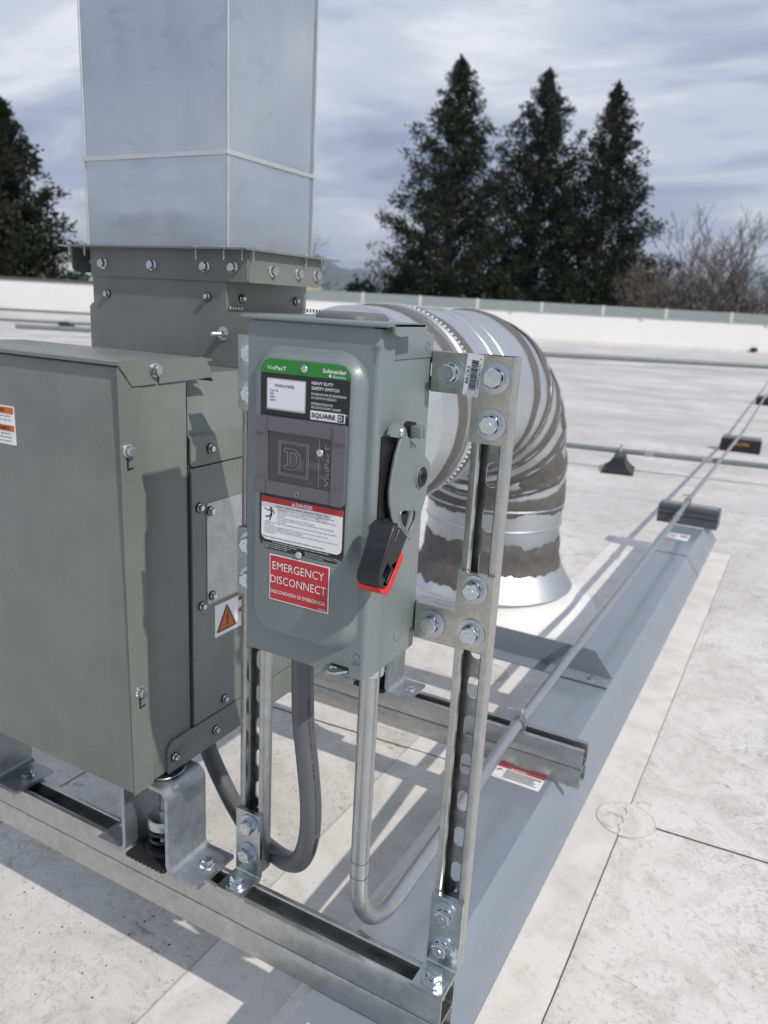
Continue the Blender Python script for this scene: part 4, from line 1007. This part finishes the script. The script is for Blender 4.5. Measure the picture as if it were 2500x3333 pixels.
def foot(x, zt, bz, fx):
    t = .0060; ro = .0075
    arc_ = [(.006-ro+ro*cos(a), ro-.0002+ro*sin(a)) for a in [-pi/2*i/6 for i in range(7)]]
    arc_o = [(-.006, .006)]
    prof = [(0, zt), (.0058, zt)]+[(.0058, .0075)]+[(.0058-.0075+.0075*cos(-pi/2*i/6), .0075+.0075*sin(-pi/2*i/6)) for i in range(1, 7)]+[(-.0430, 0.0002), (-.0430, t), (-.0030, t)]+[(-.0030+.003*sin(pi/2*i/5), t+.003-.003*cos(pi/2*i/5)) for i in range(1, 6)]
    g = G(); g.prism(prof, lambda u, v, w_: (w_, u, v), (x, x+.0413)); p = part('foot_bracket', g, 'foot', fr, ang=30)
    for (bx, z) in bz: place('bolt', BOLT, p, (bx, -.0001, z), (0, -1, 0))
    place('bolt', BOLT, p, (fx, -.0240, t), (0, 0, 1))
foot(0.0, .1046, [(.0200, .0830), (.0190, .0352)], .0220)
foot(-.3025, .1051, [(-.2785, .0860), (-.2805, .0400)], -.2805)
# nuts glimpsed inside the post behind the top holes of the foot brackets
for x in (.0247, -.2778):
    g = G(); g.cyl((x, .014, .098), (x, .024, .098), .0085, 12); part('spring_nut', g, 'bolt', fr)

# ------------------------------------------------------------------ the safety switch
sw = root('safety_switch', 'grey EMERGENCY DISCONNECT safety switch with black handle and green label', 'switch', (-.118, -.05, .418))
g = G(); g.box((-.187, -.0935, .4165), (-.0505, .0055, .7655), bev=.0018); bd = part('body', g, 'switch', sw)
g = G(); g.box((-.0515, -.0920, .7430), (-.0490, .0045, .7672), bev=.0008); part('end_cap', g, 'switch', sw)
g = G(); g.tube([(-.0488, -.010+.004*cos(a), .7545+.004*sin(a)) for a in [2*pi*i/16 for i in range(16)]], .0005, 5, closed=True); part('rivet_ring', g, 'switch', sw)
# door: a shallow pan with rounded right edge
r_ = .0055
prof = [(-.192, -.0940), (-.192, -.1200), (-.1905, -.1220)]+[(-.042-r_+r_*cos(a), -.122+r_+r_*sin(a)) for a in [-pi/2+pi/2*i/7 for i in range(8)]]+[(-.042, -.0940)]
g = G(); g.prism(prof, XY(.4270), (0, .3450)); dr = part('door', g, 'switch', sw, ang=40)
# the pressed panel
def ring_at(ins, y, n=8): return [(u, y, v) for u, v in rrect(-.1810+ins, -.0520-ins, .4505+ins, .7505-ins, max(.004, .031-ins*.8), n)]
def ring_lvl(k): return ring_at(*k)
lv = [(0, -.1221), (.0012, -.1226), (.0030, -.1245), (.0055, -.1285), (.0080, -.1318), (.0100, -.1333), (.0118, -.1340)]
g = G(); vs = []; n = len(ring_at(0, 0))
for k in lv: vs += ring_at(*k)
fs = [(i*n+j, i*n+(j+1) % n, (i+1)*n+(j+1) % n, (i+1)*n+j) for i in range(len(lv)-1) for j in range(n)]+[tuple((len(lv)-1)*n+j for j in range(n))]
g.add(vs, fs); part('raised_panel', g, 'switch', sw, ang=50)
# rain hood
g = G()
hp = [(-.1965, -.1255), (-.0330, -.1245), (-.0290, -.1200), (-.0290, -.0600), (-.1965, -.0600)]
g.prism(hp, XY(.7750), (0, .0028)); g.prism([(-.1250, .7778), (-.1268, .7768), (-.1272, .7748), (-.1258, .7738), (-.1240, .7750)], lambda u, v, w_: (w_, u, v), (-.1965, -.0320)); hd2 = part('rain_hood', g, 'switch', sw)
g = G(); g.prism([(-.1215, .7770), (-.0600, .7770), (-.0600, .7690), (-.1100, .7660), (-.1190, .7680)], YZ(-.0316), (0, .0026)); part('hood_skirt', g, 'switch', hd2)
g = G(); g.box((-.186, -.1210, .7660), (-.0505, -.0100, .7752), bev=.001); part('top_cap', g, 'switch', sw)
M['lid'] = paint('grey_hub_lid', (.135, .14, .142), .5)
g = G(); vs = []; lvv = [(0, .7752), (.0, .7800), (.0025, .7828), (.006, .7842), (.010, .7846)]
for ins, z in lvv: vs += [(u, v, z) for u, v in rrect(-.1420+ins, -.0820-ins, -.090+ins, -.022-ins, .018-ins*.6, 6)]
n = len(vs)//len(lvv); g.add(vs, [(i*n+j, i*n+(j+1) % n, (i+1)*n+(j+1) % n, (i+1)*n+j) for i in range(len(lvv)-1) for j in range(n)]+[tuple((len(lvv)-1)*n+j for j in range(n))]); part('hub_lid', g, 'lid', sw, ang=50)
# raised ON / OFF marks
f3 = XZ(-.1220)
g = G(); 
def emb(s, x, y, h, w=None):
    vs, fs = text_geo(s, .0); put_text(g, s, x, y, h, f3, w=w, off=.0006); put_text(g, s, x+.00015, y-.0002, h, f3, w=w, off=.0003)
emb('ON', -.0502, .7525, .0050, .0088); emb('OFF', -.0570, .4415, .0048, .0102)
g.prism(rrect(-.0466, -.0455, .7428, .7498, 0), f3, (0, .0006)); g.tube([(-.0503+.0034*cos(a), -.1222, .4530+.0036*sin(a)) for a in [2*pi*i/20 for i in range(20)]], .0006, 5, closed=True)
part('raised_marks', g, 'switch', sw, ang=0, fixn=False)
# --- front label
f3 = XZ(-.1340)
g = G(); patch(g, rrect(-.1652, -.0645, .5485, .7384, .0115), f3, .0004); fl = part('front_label', g, 'print_black', sw, ang=0)
top = [p for p in rrect(-.1652, -.0645, .5485, .7384, .0115) if p[1] > .727]
g = G(); patch(g, [(-.1652, .7252)]+[(-.0645, .7252)]+top, f3, .0006); gb = part('green_band', g, 'print_green', fl, ang=0)
g = G(); patch(g, rrect(-.1580, -.1128, .6900, .7203, .0012), f3, .0006); patch(g, rrect(-.1567, -.1141, .6915, .7190, .0008), f3, .0009, 1); cd = part('rating_card', g, ['print_grey', 'print_card'], fl, ang=0)
g = G()
put_text(g, 'VH361NRB', -.1485, .7122, .0028, f3, w=.0228, off=.0012, bold=.004)
for i, s_ in enumerate(('Type 3R', '30A', '600V~', '600V=')): put_text(g, s_, -.1535, .7078-.0031*i, .0019, f3, off=.0012, bold=.004)
part('card_lettering', g, 'print_black', fl, ang=0, fixn=False)
g = G(); B_ = .016
put_text(g, 'Visi', -.1577, .7283, .0036, f3, off=.0010, w=.0094); put_text(g, 'PacT', -.1479, .7283, .0036, f3, off=.0010, bold=B_, w=.0126)
put_text(g, 'Schneider', -.0942, .7302, .0036, f3, off=.0010, bold=.022, w=.0258); put_text(g, 'Electric', -.0830, .7262, .0024, f3, off=.0010, w=.0142)
put_text(g, 'HEAVY DUTY', -.1062, .7183, .0028, f3, off=.0007, bold=B_, w=.0238); put_text(g, 'SAFETY SWITCH', -.1062, .7136, .0028, f3, off=.0007, bold=B_, w=.0302)
for s_, z, w_ in (('INTERRUPTOR DE SEGURIDAD', .7086, .0385), ('DE SERVICIO PESADO', .7051, .0275), ('INTERRUPTEUR DE', .6996, .0238), ('SÉCURITÉ À FORT CALIBRE', .6962, .0330)): put_text(g, s_, -.1062, z, .0021, f3, off=.0007, w=w_, bold=.002)
put_text(g, 'TM', -.0680, .6928, .0012, f3, off=.0007)
for s_, y0 in (('To lock out switch, place padlock hasp through hole in lockplate and above handle.', .5561),): put_text(g, s_, -.1150, y0, .0014, f3, off=.0007, w=.068, align='c', bold=.006)
for i, s_ in enumerate(('Para bloquear el interruptor, la saliente del candado', 'debe pasar por el agujero en la placa de', 'cerradura y por encima de la manija')): put_text(g, s_, -.1605, .5540-.0019*i, .0012, f3, off=.0007, w=(.042, .034, .030)[i])
for i, s_ in enumerate(("Pour verrouiller l'interrupteur, placer le moraillon du", 'cadenas a travers le trou dans la plaque de verrouillage', 'et au-dessus de la manette')): put_text(g, s_, -.1090, .5528-.0017*i, .0011, f3, off=.0007, w=(.041, .042, .022)[i])
part('white_lettering', g, 'print_white', fl, ang=0, fixn=False)
g = G(); patch(g, rrect(-.1069, -.0686, .6856, .6942, .0004), f3, .0007); part('logo_plate', g, 'print_white', fl, ang=0)
g = G(); patch(g, circ(-.0862, .7277, .0013, 12), f3, .0010); part('logo_mark', g, 'print_white', fl, ang=0)
g = G(); put_text(g, 'SQUARE', -.1054, .6881, .0040, f3, off=.0010, bold=.03, w=.0265); patch(g, rrect(-.0763, -.0698, .6866, .6933, 0), f3, .0010); part('logo_lettering', g, 'print_black', fl, ang=0, fixn=False)
g = G(); put_text(g, 'D', -.0731, .6878, .0042, f3, off=.0014, bold=.02, align='c'); part('logo_letter', g, 'print_white', fl, ang=0, fixn=False)
g = G(); patch(g, rrect(-.1625, -.0668, .5583, .6030, (.0065, .0065, .001, .001)), f3, .0006); part('danger_panel', g, 'print_white', fl, ang=0)
g = G(); patch(g, rrect(-.1625, -.0668, .5970, .6030, (0, 0, .001, .001)), f3, .0009); part('danger_band', g, 'print_red', fl, ang=0)
g = G(); put_text(g, 'DANGER', -.1105, .5980, .0036, f3, off=.0013, bold=.02, w=.0200, align='c'); patch(g, [(-.1255, .5979), (-.1216, .5979), (-.12355, .6017)], f3, .0013); part('danger_lettering', g, 'print_white', fl, ang=0, fixn=False)
g = G(); put_text(g, '!', -.1238, .5984, .0022, f3, off=.0016, bold=.02); 
put_text(g, 'HAZARD OF ELECTRIC SHOCK, EXPLOSION OR ARC FLASH', -.1450, .5935, .0016, f3, off=.0009, bold=.01, w=.0625)
rows = [(-.1440, '- Apply appropriate personal protective equipment (PPE) and follow safe', .0680), (-.1430, 'electrical work practices. See NFPA 70E or CSA Z462.', .0500), (-.1440, '- This equipment must only be installed and serviced by qualified electrical', .0705), (-.1430, 'personnel.', .0095), (-.1440, '- Never operate energized switch with door open.', .0460), (-.1440, '- Turn off switch before removing or installing fuses or making load side', .0675), (-.1430, 'connections.', .0110),
        (-.1595, '- Always use a proper rated voltage sensing device at all line and load fuse clips to confirm', .0870), (-.1580, 'power is off.', .0110), (-.1595, '- Turn off power supplying switch before doing any other work on or inside switch.', .0770), (-.1595, '- Do not use renewable link fuses in fused switches.', .0480), (-.1595, '- Window must be intact and installed correctly, when provided, before power is turned on to', .0880), (-.1580, 'this equipment.', .0135)]
for i, (x, s_, w_) in enumerate(rows): put_text(g, s_, x, .5912-.00212*i, .00135, f3, off=.0009, w=w_)
put_text(g, 'Failure to follow these instructions will result in death or serious injury.', -.1600, .5606, .0016, f3, off=.0009, bold=.01, w=.0740)
# figure struck by a current
fig = lambda u, v: (-.1580+u*.0135, .5800+v*.0135)
patch(g, circ(*fig(.55, .86), .0012, 10), f3, .0009)
for q in ([(.50, .76), (.62, .74), (.66, .40), (.52, .38)], [(.52, .74), (.18, .72), (.18, .66), (.52, .64)], [(.60, .74), (.86, .46), (.92, .50), (.66, .80)], [(.54, .42), (.30, .22), (.06, .22), (.06, .14), (.34, .12), (.64, .38)], [(.56, .40), (.44, .02), (.36, -.10), (.42, -.14), (.52, .0), (.68, .40)], [(.18, .70), (.10, .80), (.04, .74), (-.02, .84), (-.04, .82), (.02, .70), (.10, .74)]):
    patch(g, [fig(*p) for p in q], f3, .0009)
part('danger_text', g, 'print_black', fl, ang=0, fixn=False)
# cover screws
def cross_screw():
    g = G(); g.lathe([(.0001, .0), (.0038, 0), (.0038, .0008), (.0030, .0017), (.0014, .0019), (.0012, .0011), (.0001, .0010)], (0, 0, 0), 20); return g.mesh('screw', ['bolt'])
CS = cross_screw()
for (x, z) in ((-.1146, .7318), (-.1157, .5491)): place('screw', CS, sw, (x, -.1348, z), (0, -1, 0))
# EMERGENCY DISCONNECT sticker
g = G(); patch(g, rrect(-.1512, -.0790, .4952, .5440, .0012), f3, .0010); es = part('emergency_label', g, 'print_white', sw, ang=0)
g = G(); patch(g, rrect(-.1500, -.0802, .4964, .5428, .0008), f3, .0013); part('red_field', g, 'print_red', es, ang=0)
g = G(); put_text(g, 'EMERGENCY', -.1470, .5284, .0084, f3, off=.0017, w=.0622, bold=-.004); put_text(g, 'DISCONNECT', -.1492, .5139, .0084, f3, off=.0017, w=.0672, bold=-.004); put_text(g, 'DESCONEXIÓN DE EMERGENCIA', -.1488, .5030, .0036, f3, off=.0017, w=.0660, bold=.004); put_text(g, 'GDE63166', -.0815, .4975, .0015, f3, off=.0017, align='r')
part('lettering', g, 'print_white', es, ang=0, fixn=False)
# --- viewing window
M['smoke'], t_, b_ = newmat('smoky_plastic'); setv(b_, color=(.26, .255, .28), rough=.16, trans=.55, ior=1.45)
bump(t_, b_, noise_(t_, coords(t_), 160, 3, .5), .0006, .3)
wn = part('window_frame', (lambda g: (g.prism(rrect(-.1672, -.0645, .6073, .6842, .003), f3, (.0006, .0052), holes=[rrect(-.1535, -.0790, .6205, .6700, .002)]), g)[1])(G()), 'smoke', sw, ang=30)
g = G(); g.prism(rrect(-.1532, -.0793, .6208, .6697, .002), f3, (.0022, .0036)); M['pane'], t_, b_ = newmat('window_pane'); setv(b_, color=(.80, .79, .82), rough=.03, trans=.97, ior=1.40); part('pane', g, 'pane', wn)
g = G(); patch(g, rrect(-.1560, -.0770, .6180, .6725, .001), f3, .0009); M['insidew'] = flat('switch_interior', (.022, .021, .021), .6); part('interior', g, 'insidew', wn, ang=0)
g = G()
for a, b, c, d in ((-.128, -.118, .640, .652), (-.121, -.112, .634, .646), (-.108, -.092, .6385, .6455), (-.100, -.088, .648, .652), (-.095, -.086, .630, .634)): patch(g, rrect(a, b, c, d, .0015), f3, .0013)
M['jaws'] = flat('switch_jaws', (.10, .085, .07), .4); part('switch_jaws', g, 'jaws', wn, ang=0)
g = G()
for (a, b) in ((.0, .0004), (.0018, .0021)): g.prism(rrect(-.1385-a, -.1070+a, .6300-a, .6600+a, .0), f3, (.0038, .0041), holes=[rrect(-.1385-b+.0008, -.1070+b-.0008, .6300-b+.0008, .6600+b-.0008, 0)] if a == 0 else [rrect(-.1385-a+.0005, -.1070+a-.0005, .6300-a+.0005, .6600+a-.0005, 0)])
Dp = [(-.1330, .6350), (-.1210, .6350), (-.1150, .6400), (-.1150, .6500), (-.1210, .6550), (-.1330, .6550), (-.1330, .6515), (-.1295, .6515), (-.1295, .6385), (-.1330, .6385)]
Di = [(-.1265, .6385), (-.1222, .6385), (-.1188, .6418), (-.1188, .6482), (-.1222, .6515), (-.1265, .6515)]
for pl in (Dp, Di):
    for p, q in zip(pl, pl[1:]+pl[:1]): g.tube([f3(p[0], p[1], .0040), f3(q[0], q[1], .0040)], .00030, 4)
for s_, kk in (('VisiPacT', 0),): put_text(g, s_, -.0815, .6240, .0052, f3, w=.040, off=.0041, rot=pi/2)
g.tube([f3(-.0935, .6215, .0040), f3(-.0935, .6690, .0040)], .00025, 4)
M['etch'] = flat('etched_plastic', (.24, .235, .245), .4); part('moulded_logo', g, 'etch', wn, ang=0, fixn=False)
for (x, z, a, b) in ((-.1672, .6680, 1, 1), (-.0645, .6680, -1, 1), (-.1672, .6073, 1, 1), (-.0645, .6073, -1, 1)):
    g = G(); g.prism(rrect(min(x, x+a*.0125), max(x, x+a*.0125), z, z+.0160, .002), f3, (.0054, .0066)); part('corner_boss', g, 'smoke', wn, ang=30)
place('screw', CS, sw, (-.0920, -.1385, .6560), (0, -1, 0))
g = G(); g.tube([f3(-.1165+.0023*cos(a), .6120+.0023*sin(a), .0062) for a in [2*pi*i/16 for i in range(16)]], .0005, 5, closed=True); part('moulded_mark', g, 'etch', wn)
# --- latch tab under the door
g = G(); lp = [(-.0620, -.1180), (-.0600, -.1250), (-.0690, -.1365), (-.0745, -.1372), (-.0795, -.1350), (-.0838, -.1290), (-.0852, -.1240), (-.0830, -.1195)]
g.prism(lp, XY(.4330), (0, .0022), holes=[circ(-.0755, -.1285, .0046, 18)]); part('latch_tab', g, 'foot', sw)
g = G(); g.box((-.0806, -.1224, .4310), (-.0604, -.1219, .4372)); part('latch_slot', g, 'dark', sw)
# --- side knock-out
g = G()
for s0, s1 in ((.3, 2.6), (3.2, 6.0)):
    g.tube([(-.0504, -.0345+.0105*cos(s0+(s1-s0)*i/16), .4505+.0140*sin(s0+(s1-s0)*i/16)) for i in range(17)], .0006, 5)
part('knockout', g, 'switch', sw)

# --- operating handle on the right side
f3 = YZ(-.0356)
plate_o = [(-.1132, .6777), (-.1125, .6802), (-.1087, .6849), (-.1013, .6875), (-.0897, .6850), (-.0798, .6796), (-.0752, .6715), (-.0486, .6554), (-.0245, .6410), (-.0195, .6360), (-.0176, .6300), (-.0176, .6222), (-.0260, .5986), (-.0386, .5772), (-.0468, .5616), (-.0540, .5612), (-.0630, .5670), (-.0722, .5720), (-.0883, .5803), (-.0981, .5949), (-.1043, .6095), (-.1059, .6229), (-.1027, .6397), (-.0975, .6561), (-.0891, .6713), (-.1109, .6755)]
hole = [(-.0819, .5948), (-.0800, .5972), (-.0764, .5982), (-.0511, .5930), (-.0475, .5910), (-.0467, .5885), (-.0481, .5805), (-.0594, .5706), (-.0632, .5715), (-.0767, .5822), (-.0813, .5901)]
g = G(); g.prism(plate_o, f3, (0, .0026), holes=[hole]); hpz = part('handle_plate', g, 'switch', sw, ang=40)
g = G(); P = [(-.0330, y, z) for y, z in hole]; g.tube(P, .0012, 6, closed=True); part('slot_rim', g, 'switch', hpz)
g = G(); g.tube([(-.0334, y, z) for y, z in plate_o[17:25]], .0011, 6); part('plate_edge', g, 'switch', hpz)
g = G(); g.prism([(-.1130, .6745), (-.0754, .6700), (-.0600, .6400), (-.0500, .5900), (-.0600, .5720), (-.1100, .5800), (-.1130, .5930)], YZ(-.0490), (0, .0086)); part('handle_base', g, 'gasket', sw)
g = G(); g.prism([(-.1240, .5950), (-.1220, .5780), (-.0900, .5700), (-.0620, .5760), (-.0560, .5900), (-.0850, .5930)], YZ(-.0402), (0, .0042)); part('handle_arm', g, 'blackp', sw)
g = G(); g.lathe([(.0001, .0), (.0020, 0), (.0024, .0008), (.0046, .0010), (.0048, .0016), (.0092, .0022), (.0100, .0016), (.0098, -.002)], (0, 0, 0), 30); me_ = g.mesh('hub', ['blackp']); place('pivot_hub', me_, sw, (-.0330, -.0401, .6253), (1, 0, 0)).scale = (1, 1, 1.4)
g = G(); g.lathe([(.0122, 0), (.0120, .0014), (.0110, .0020), (.0104, .0014), (.0104, 0)], (0, 0, 0), 30); place('hub_rim', g.mesh('rim', ['switch']), sw, (-.0330, -.0401, .6253), (1, 0, 0))
place('screw', CS, sw, (-.0330, -.0887, .6769), (1, 0, 0)).scale = (1.35, 1.35, 1.5)
g = G(); g.cyl((-.0400, -.0655, .6765), (-.0318, -.0655, .6765), .0082, 20); part('peg_collar', g, 'gasket', sw)
g = G(); g.box((-.0330, -.0715, .6700), (-.0205, -.0665, .6815), bev=.0010); g.box((-.0330, -.0640, .6700), (-.0205, -.0590, .6815), bev=.0010); g.box((-.0330, -.0670, .6710), (-.0240, -.0635, .6805)); part('lock_peg', g, 'switch', sw)
gp = [(-.1290, .6005), (-.1370, .5990), (-.1400, .5945), (-.1618, .5575), (-.1625, .5520), (-.1590, .5460), (-.1510, .5425), (-.1430, .5435), (-.1192, .5699), (-.1083, .5826), (-.1223, .5940), (-.1262, .5945), (-.1325, .5830), (-.1352, .5850), (-.1285, .5965)]
win = [(-.1452, .5665), (-.1352, .5556), (-.1448, .5465), (-.1548, .5568)]
g = G(); g.prism(gp, YZ(-.0336), (0, .0238), holes=[win])
grip = part('handle_grip', g, 'blackp', sw, ang=40)
bv = grip.modifiers.new('bevel', 'BEVEL'); bv.width = .0016; bv.segments = 2; bv.limit_method = 'ANGLE'; bv.angle_limit = radians(50)
# tread on the front face of the grip
g = G(); d0 = Vector((-.1618+.1400, .5575-.5945)); d0.normalize(); nn = Vector((d0.y, -d0.x)); nn = nn if nn.x < 0 else -nn
def ft(u, v, w_):
    p = Vector((-.1400, .5945))+d0*v+nn*w_; return (-.0336+u, p.x, p.y)
for i in range(11):
    for j in range(5): g.prism(rrect(.0024+j*.0040, .0024+j*.0040+.0028, .0180+i*.0023, .0180+i*.0023+.0013, 0), ft, (-.0002, .0006))
put_text(g, 'OFF', .0185, .0120, .0042, lambda u, v, w_: ft(u, .0235-v, w_), w=.012, off=.0004, align='r'); part('grip_tread', g, 'blackp', grip, ang=0, fixn=False)
rdp = [(-.1192, .5699), (-.1158, .5660), (-.1170, .5616), (-.1387, .5375), (-.1448, .5345), (-.1570, .5395), (-.1592, .5458), (-.1510, .5423), (-.1430, .5433)]
g = G(); g.prism(rdp, YZ(-.0341), (0, .0248)); rt_ = part('red_tape', g, 'red', grip, ang=40)
bv = rt_.modifiers.new('bevel', 'BEVEL'); bv.width = .0010; bv.segments = 2; bv.limit_method = 'ANGLE'; bv.angle_limit = radians(30)

# ------------------------------------------------------------------ conduits
def smooth(pts, n=14):
    P = [Vector(p) for p in pts]; out = []
    for i in range(len(P)-1):
        a = P[max(0, i-1)]; b = P[i]; c = P[i+1]; d = P[min(len(P)-1, i+2)]
        for k in range(n):
            t = k/n; out.append(.5*((2*b)+(c-a)*t+(2*a-5*b+4*c-d)*t*t+(3*b-a-3*c+d)*t**3))
    return out+[P[-1]]
em = root('steel_conduit', 'bare galvanised conduit bending from the switch and running along the curb', 'conduit', (-.09, -.022, .416))
XV, YV = -.0900, -.0220; RBN = .113
bend = [(XV, YV+RBN-RBN*cos(a), -.0135+RBN-RBN*sin(a)) for a in [pi/2*i/18 for i in range(19)]]
path = [(XV, YV, .412), (XV, YV, .25)]+bend+[(-.0910, .35, -.0065), (-.0925, .597, .0118)]
g = G(); g.tube(path, .0117, 24); part('bent_piece', g, 'emt', em)
g = G(); far = [(-.0925, .590, .0116), (-.0915, 1.5, .0125), (-.0920, 2.59, .0105), (-.1000, 2.90, .0085), (-.1240, 6.30, -.0560), (-.1780, 10.0, -.060), (-.215, 13.5, -.060), (-.26, 17, -.06)]
g.tube(far, .0100, 20); part('long_run', g, 'emt', em)
g = G(); g.tube([(-.0920, 2.56, .0105), (-.0926, 2.62, .0102)], .0135, 18); g.tube([(-.0919, 2.548, .0106), (-.0920, 2.56, .0105)], .0155, 6); g.tube([(-.0926, 2.62, .0102), (-.0929, 2.632, .0101)], .0155, 6); part('coupling', g, 'bolt', em)
g = G(); g.tube([(-.1229, 6.15, -.0530), (-.1235, 6.22, -.0545)], .0135, 14); part('coupling', g, 'bolt', em)
# pencil lines where it was marked for bending
g = G()
for zz in (.106, .128): g.tube([(XV+.01185*cos(a), YV+.01185*sin(a), zz+.0006*sin(3*a)) for a in [2*pi*i/30 for i in range(30)]], .0003, 4, closed=True)
part('pencil_mark', g, 'seamdirt', em)
g = G(); g.cyl((XV, YV, .3960), (XV, YV, .4165), .0195, 8); g.lathe([(.0125, .380), (.0165, .382), (.0172, .3960)], (XV, YV, 0), 24); g.lathe([(.0158, .4125), (.0225, .4130), (.0225, .4165)], (XV, YV, 0), 24); part('box_connector', g, 'bolt', em)
def clamp(x, y, z, nm='strut_clamp'):
    g = G(); pr = []
    g.tube([(x+.0132*cos(a), y, z+.0132*sin(a)) for a in [pi/2-.35-(2*pi-.7)*i/26 for i in range(27)]], .0016, 4)
    for s_ in (-1, 1): g.tube([(x+.0132*cos(a), y+.006*s_, z+.0132*sin(a)) for a in [pi/2-.30-(2*pi-.6)*i/26 for i in range(27)]], .0022, 4)
    for s_ in (-1, 1): g.box((x+s_*.0045-.001, y-.008, z+.0115), (x+s_*.0045+.001, y+.008, z+.0330), bev=.0006)
    c_ = part(nm, g, 'emt', em)
    g = G(); g.cyl((x-.026, y, z+.024), (x+.008, y, z+.024), .0026, 10); part('clamp_bolt', g, 'bolt', c_)
    o_ = place('clamp_head', FBOLT, c_, (x+.0056, y, z+.024), (1, 0, 0))
    for s_ in (-1, 1):
        g = G(); g.box((x+s_*.0135-.0012, y-.008, z-.030), (x+s_*.0135+.0012, y+.008, z+.001)); part('clamp_leg', g, 'emt', c_)
clamp(-.0925, .6080, .0118); clamp(-.1000, 2.915, .0084)
fx = root('flexible_conduit', 'smooth dark grey flexible conduit looping from the switch to under the unit', 'conduit', (-.178, -.03, .416))
fpts = smooth([(-.1790, -.0300, .430), (-.1775, -.0300, .365), (-.1750, -.0300, .300), (-.1668, -.0300, .240), (-.1605, -.0290, .180), (-.1660, -.0230, .125), (-.1890, -.0060, .073), (-.2260, .0200, .036), (-.2700, .0440, .016), (-.3250, .0660, .0110), (-.3750, .0860, .0260), (-.4120, .0990, .0500), (-.4400, .1060, .0800), (-.4600, .1100, .1150), (-.4660, .1115, .1420)])
g = G(); g.tube(fpts, .0137, 24); part('jacket', g, 'flex', fx, ang=60)
g = G(); rp = random.Random(8)
# printed legend running up the jacket
def onjacket(s_, off, r=.0139):
    i = min(len(fpts)-2, max(0, int(s_))); t = s_-i; p = fpts[i].lerp(fpts[i+1], max(0, min(1, t))); d_ = (fpts[i+1]-fpts[i]).normalized()
    view = (CAM-p); view = (view-d_*view.dot(d_)).normalized(); side_ = d_.cross(view).normalized(); a = off/r
    return p+(view*cos(a)+side_*sin(a))*r
cum = [0]
for a, b in zip(fpts, fpts[1:]): cum.append(cum[-1]+(b-a).length)
def at_len(L):
    for i in range(len(cum)-1):
        if cum[i+1] >= L: return i+(L-cum[i])/(cum[i+1]-cum[i])
    return len(cum)-2
FU = Vector((1, 0, 0))
def jac(L, off, w_):
    i = at_len(L); k = min(len(fpts)-2, int(i)); t = i-k; p = fpts[k].lerp(fpts[k+1], t); d_ = (fpts[k+1]-fpts[k]).normalized()
    ref = Vector((.55, -.80, .2)); v1 = (ref-d_*ref.dot(d_)).normalized(); v2 = d_.cross(v1).normalized(); a = off/.0137
    return p+(v1*cos(a)+v2*sin(a))*(.0137+w_)
def legend(s, L0, off, h, wdt, bold=0):
    vs, fs = text_geo(s, bold); x0 = min(v[0] for v in vs); x1 = max(v[0] for v in vs); k = h/CAPH
    g.add([jac(L0-(a-x0)/(x1-x0)*wdt, off+b*k, .0003) for a, b in vs], fs)
legend('LIQUID TIGHT CONDUIT - DIR BUR - 30°C/80°C WET/70°C OIL RES', .345-.06, -.0085, .0026, .185); legend('USE SEPARATE GROUNDING CONDUCTOR ON CIRCUITS', .345-.06, -.0135, .0024, .165)
legend('Liquatite', .325, -.0110, .0050, .032, .02); legend('(UL) -', .345, -.0110, .0040, .012); legend('ELECTRI-FLEX CO', .385, -.0085, .0024, .034); legend('TYPE LA - 3/4" (21)', .390, -.0130, .0024, .040); legend('CE', .402, -.0110, .0040, .008, .01)
part('legend', g, 'print_black', fx, ang=0, fixn=False)
g = G(); g.lathe([(.0140, .395), (.0185, .397), (.0190, .4165), (.0150, .4168)], (-.1782, -.030, 0), 24); part('connector', g, 'flex', fx)
g = G(); g.cyl((-.4610, .1102, .1220), (-.4660, .1115, .1410), .0180, 10); part('connector', g, 'flex', fx)
# the unit and its tall duct are one size: seated on the mounts at z = .141
for o in (un, rd_):
    L_ = Vector(o['org']); o.scale = (.9689,)*3; o.location = (.9689*L_.x+.00936, .9689*L_.y-.02311, .9689*L_.z+.0247)
# ------------------------------------------------------------------ the air: far hills fade to blue
g = G(); zb0, zt0 = -7.0, 560.0
g.add([lat(-12600, -4600, zb0), lat(12600, -4600, zb0), lat(12600, 14600, zb0), lat(-12600, 14600, zb0), lat(-12600, -4600, zt0), lat(12600, -4600, zt0), lat(12600, 14600, zt0), lat(-12600, 14600, zt0)], [(0, 3, 2, 1), (4, 5, 6, 7), (0, 1, 5, 4), (1, 2, 6, 5), (2, 3, 7, 6), (3, 0, 4, 7)])
hm = bpy.data.materials.new('air'); hm.use_nodes = True; t = hm.node_tree; t.nodes.clear()
pv = N(t, 'ShaderNodeVolumePrincipled'); pv.inputs['Color'].default_value = (.72, .80, .95, 1); pv.inputs['Density'].default_value = .00012; pv.inputs['Anisotropy'].default_value = .2
mo = N(t, 'ShaderNodeOutputMaterial'); t.links.new(pv.outputs[0], mo.inputs['Volume'])
M['air'] = hm; struct('haze', g, 'air', ang=0, kind='stuff')
for o in S.objects:
    if 'org' in o: del o['org']
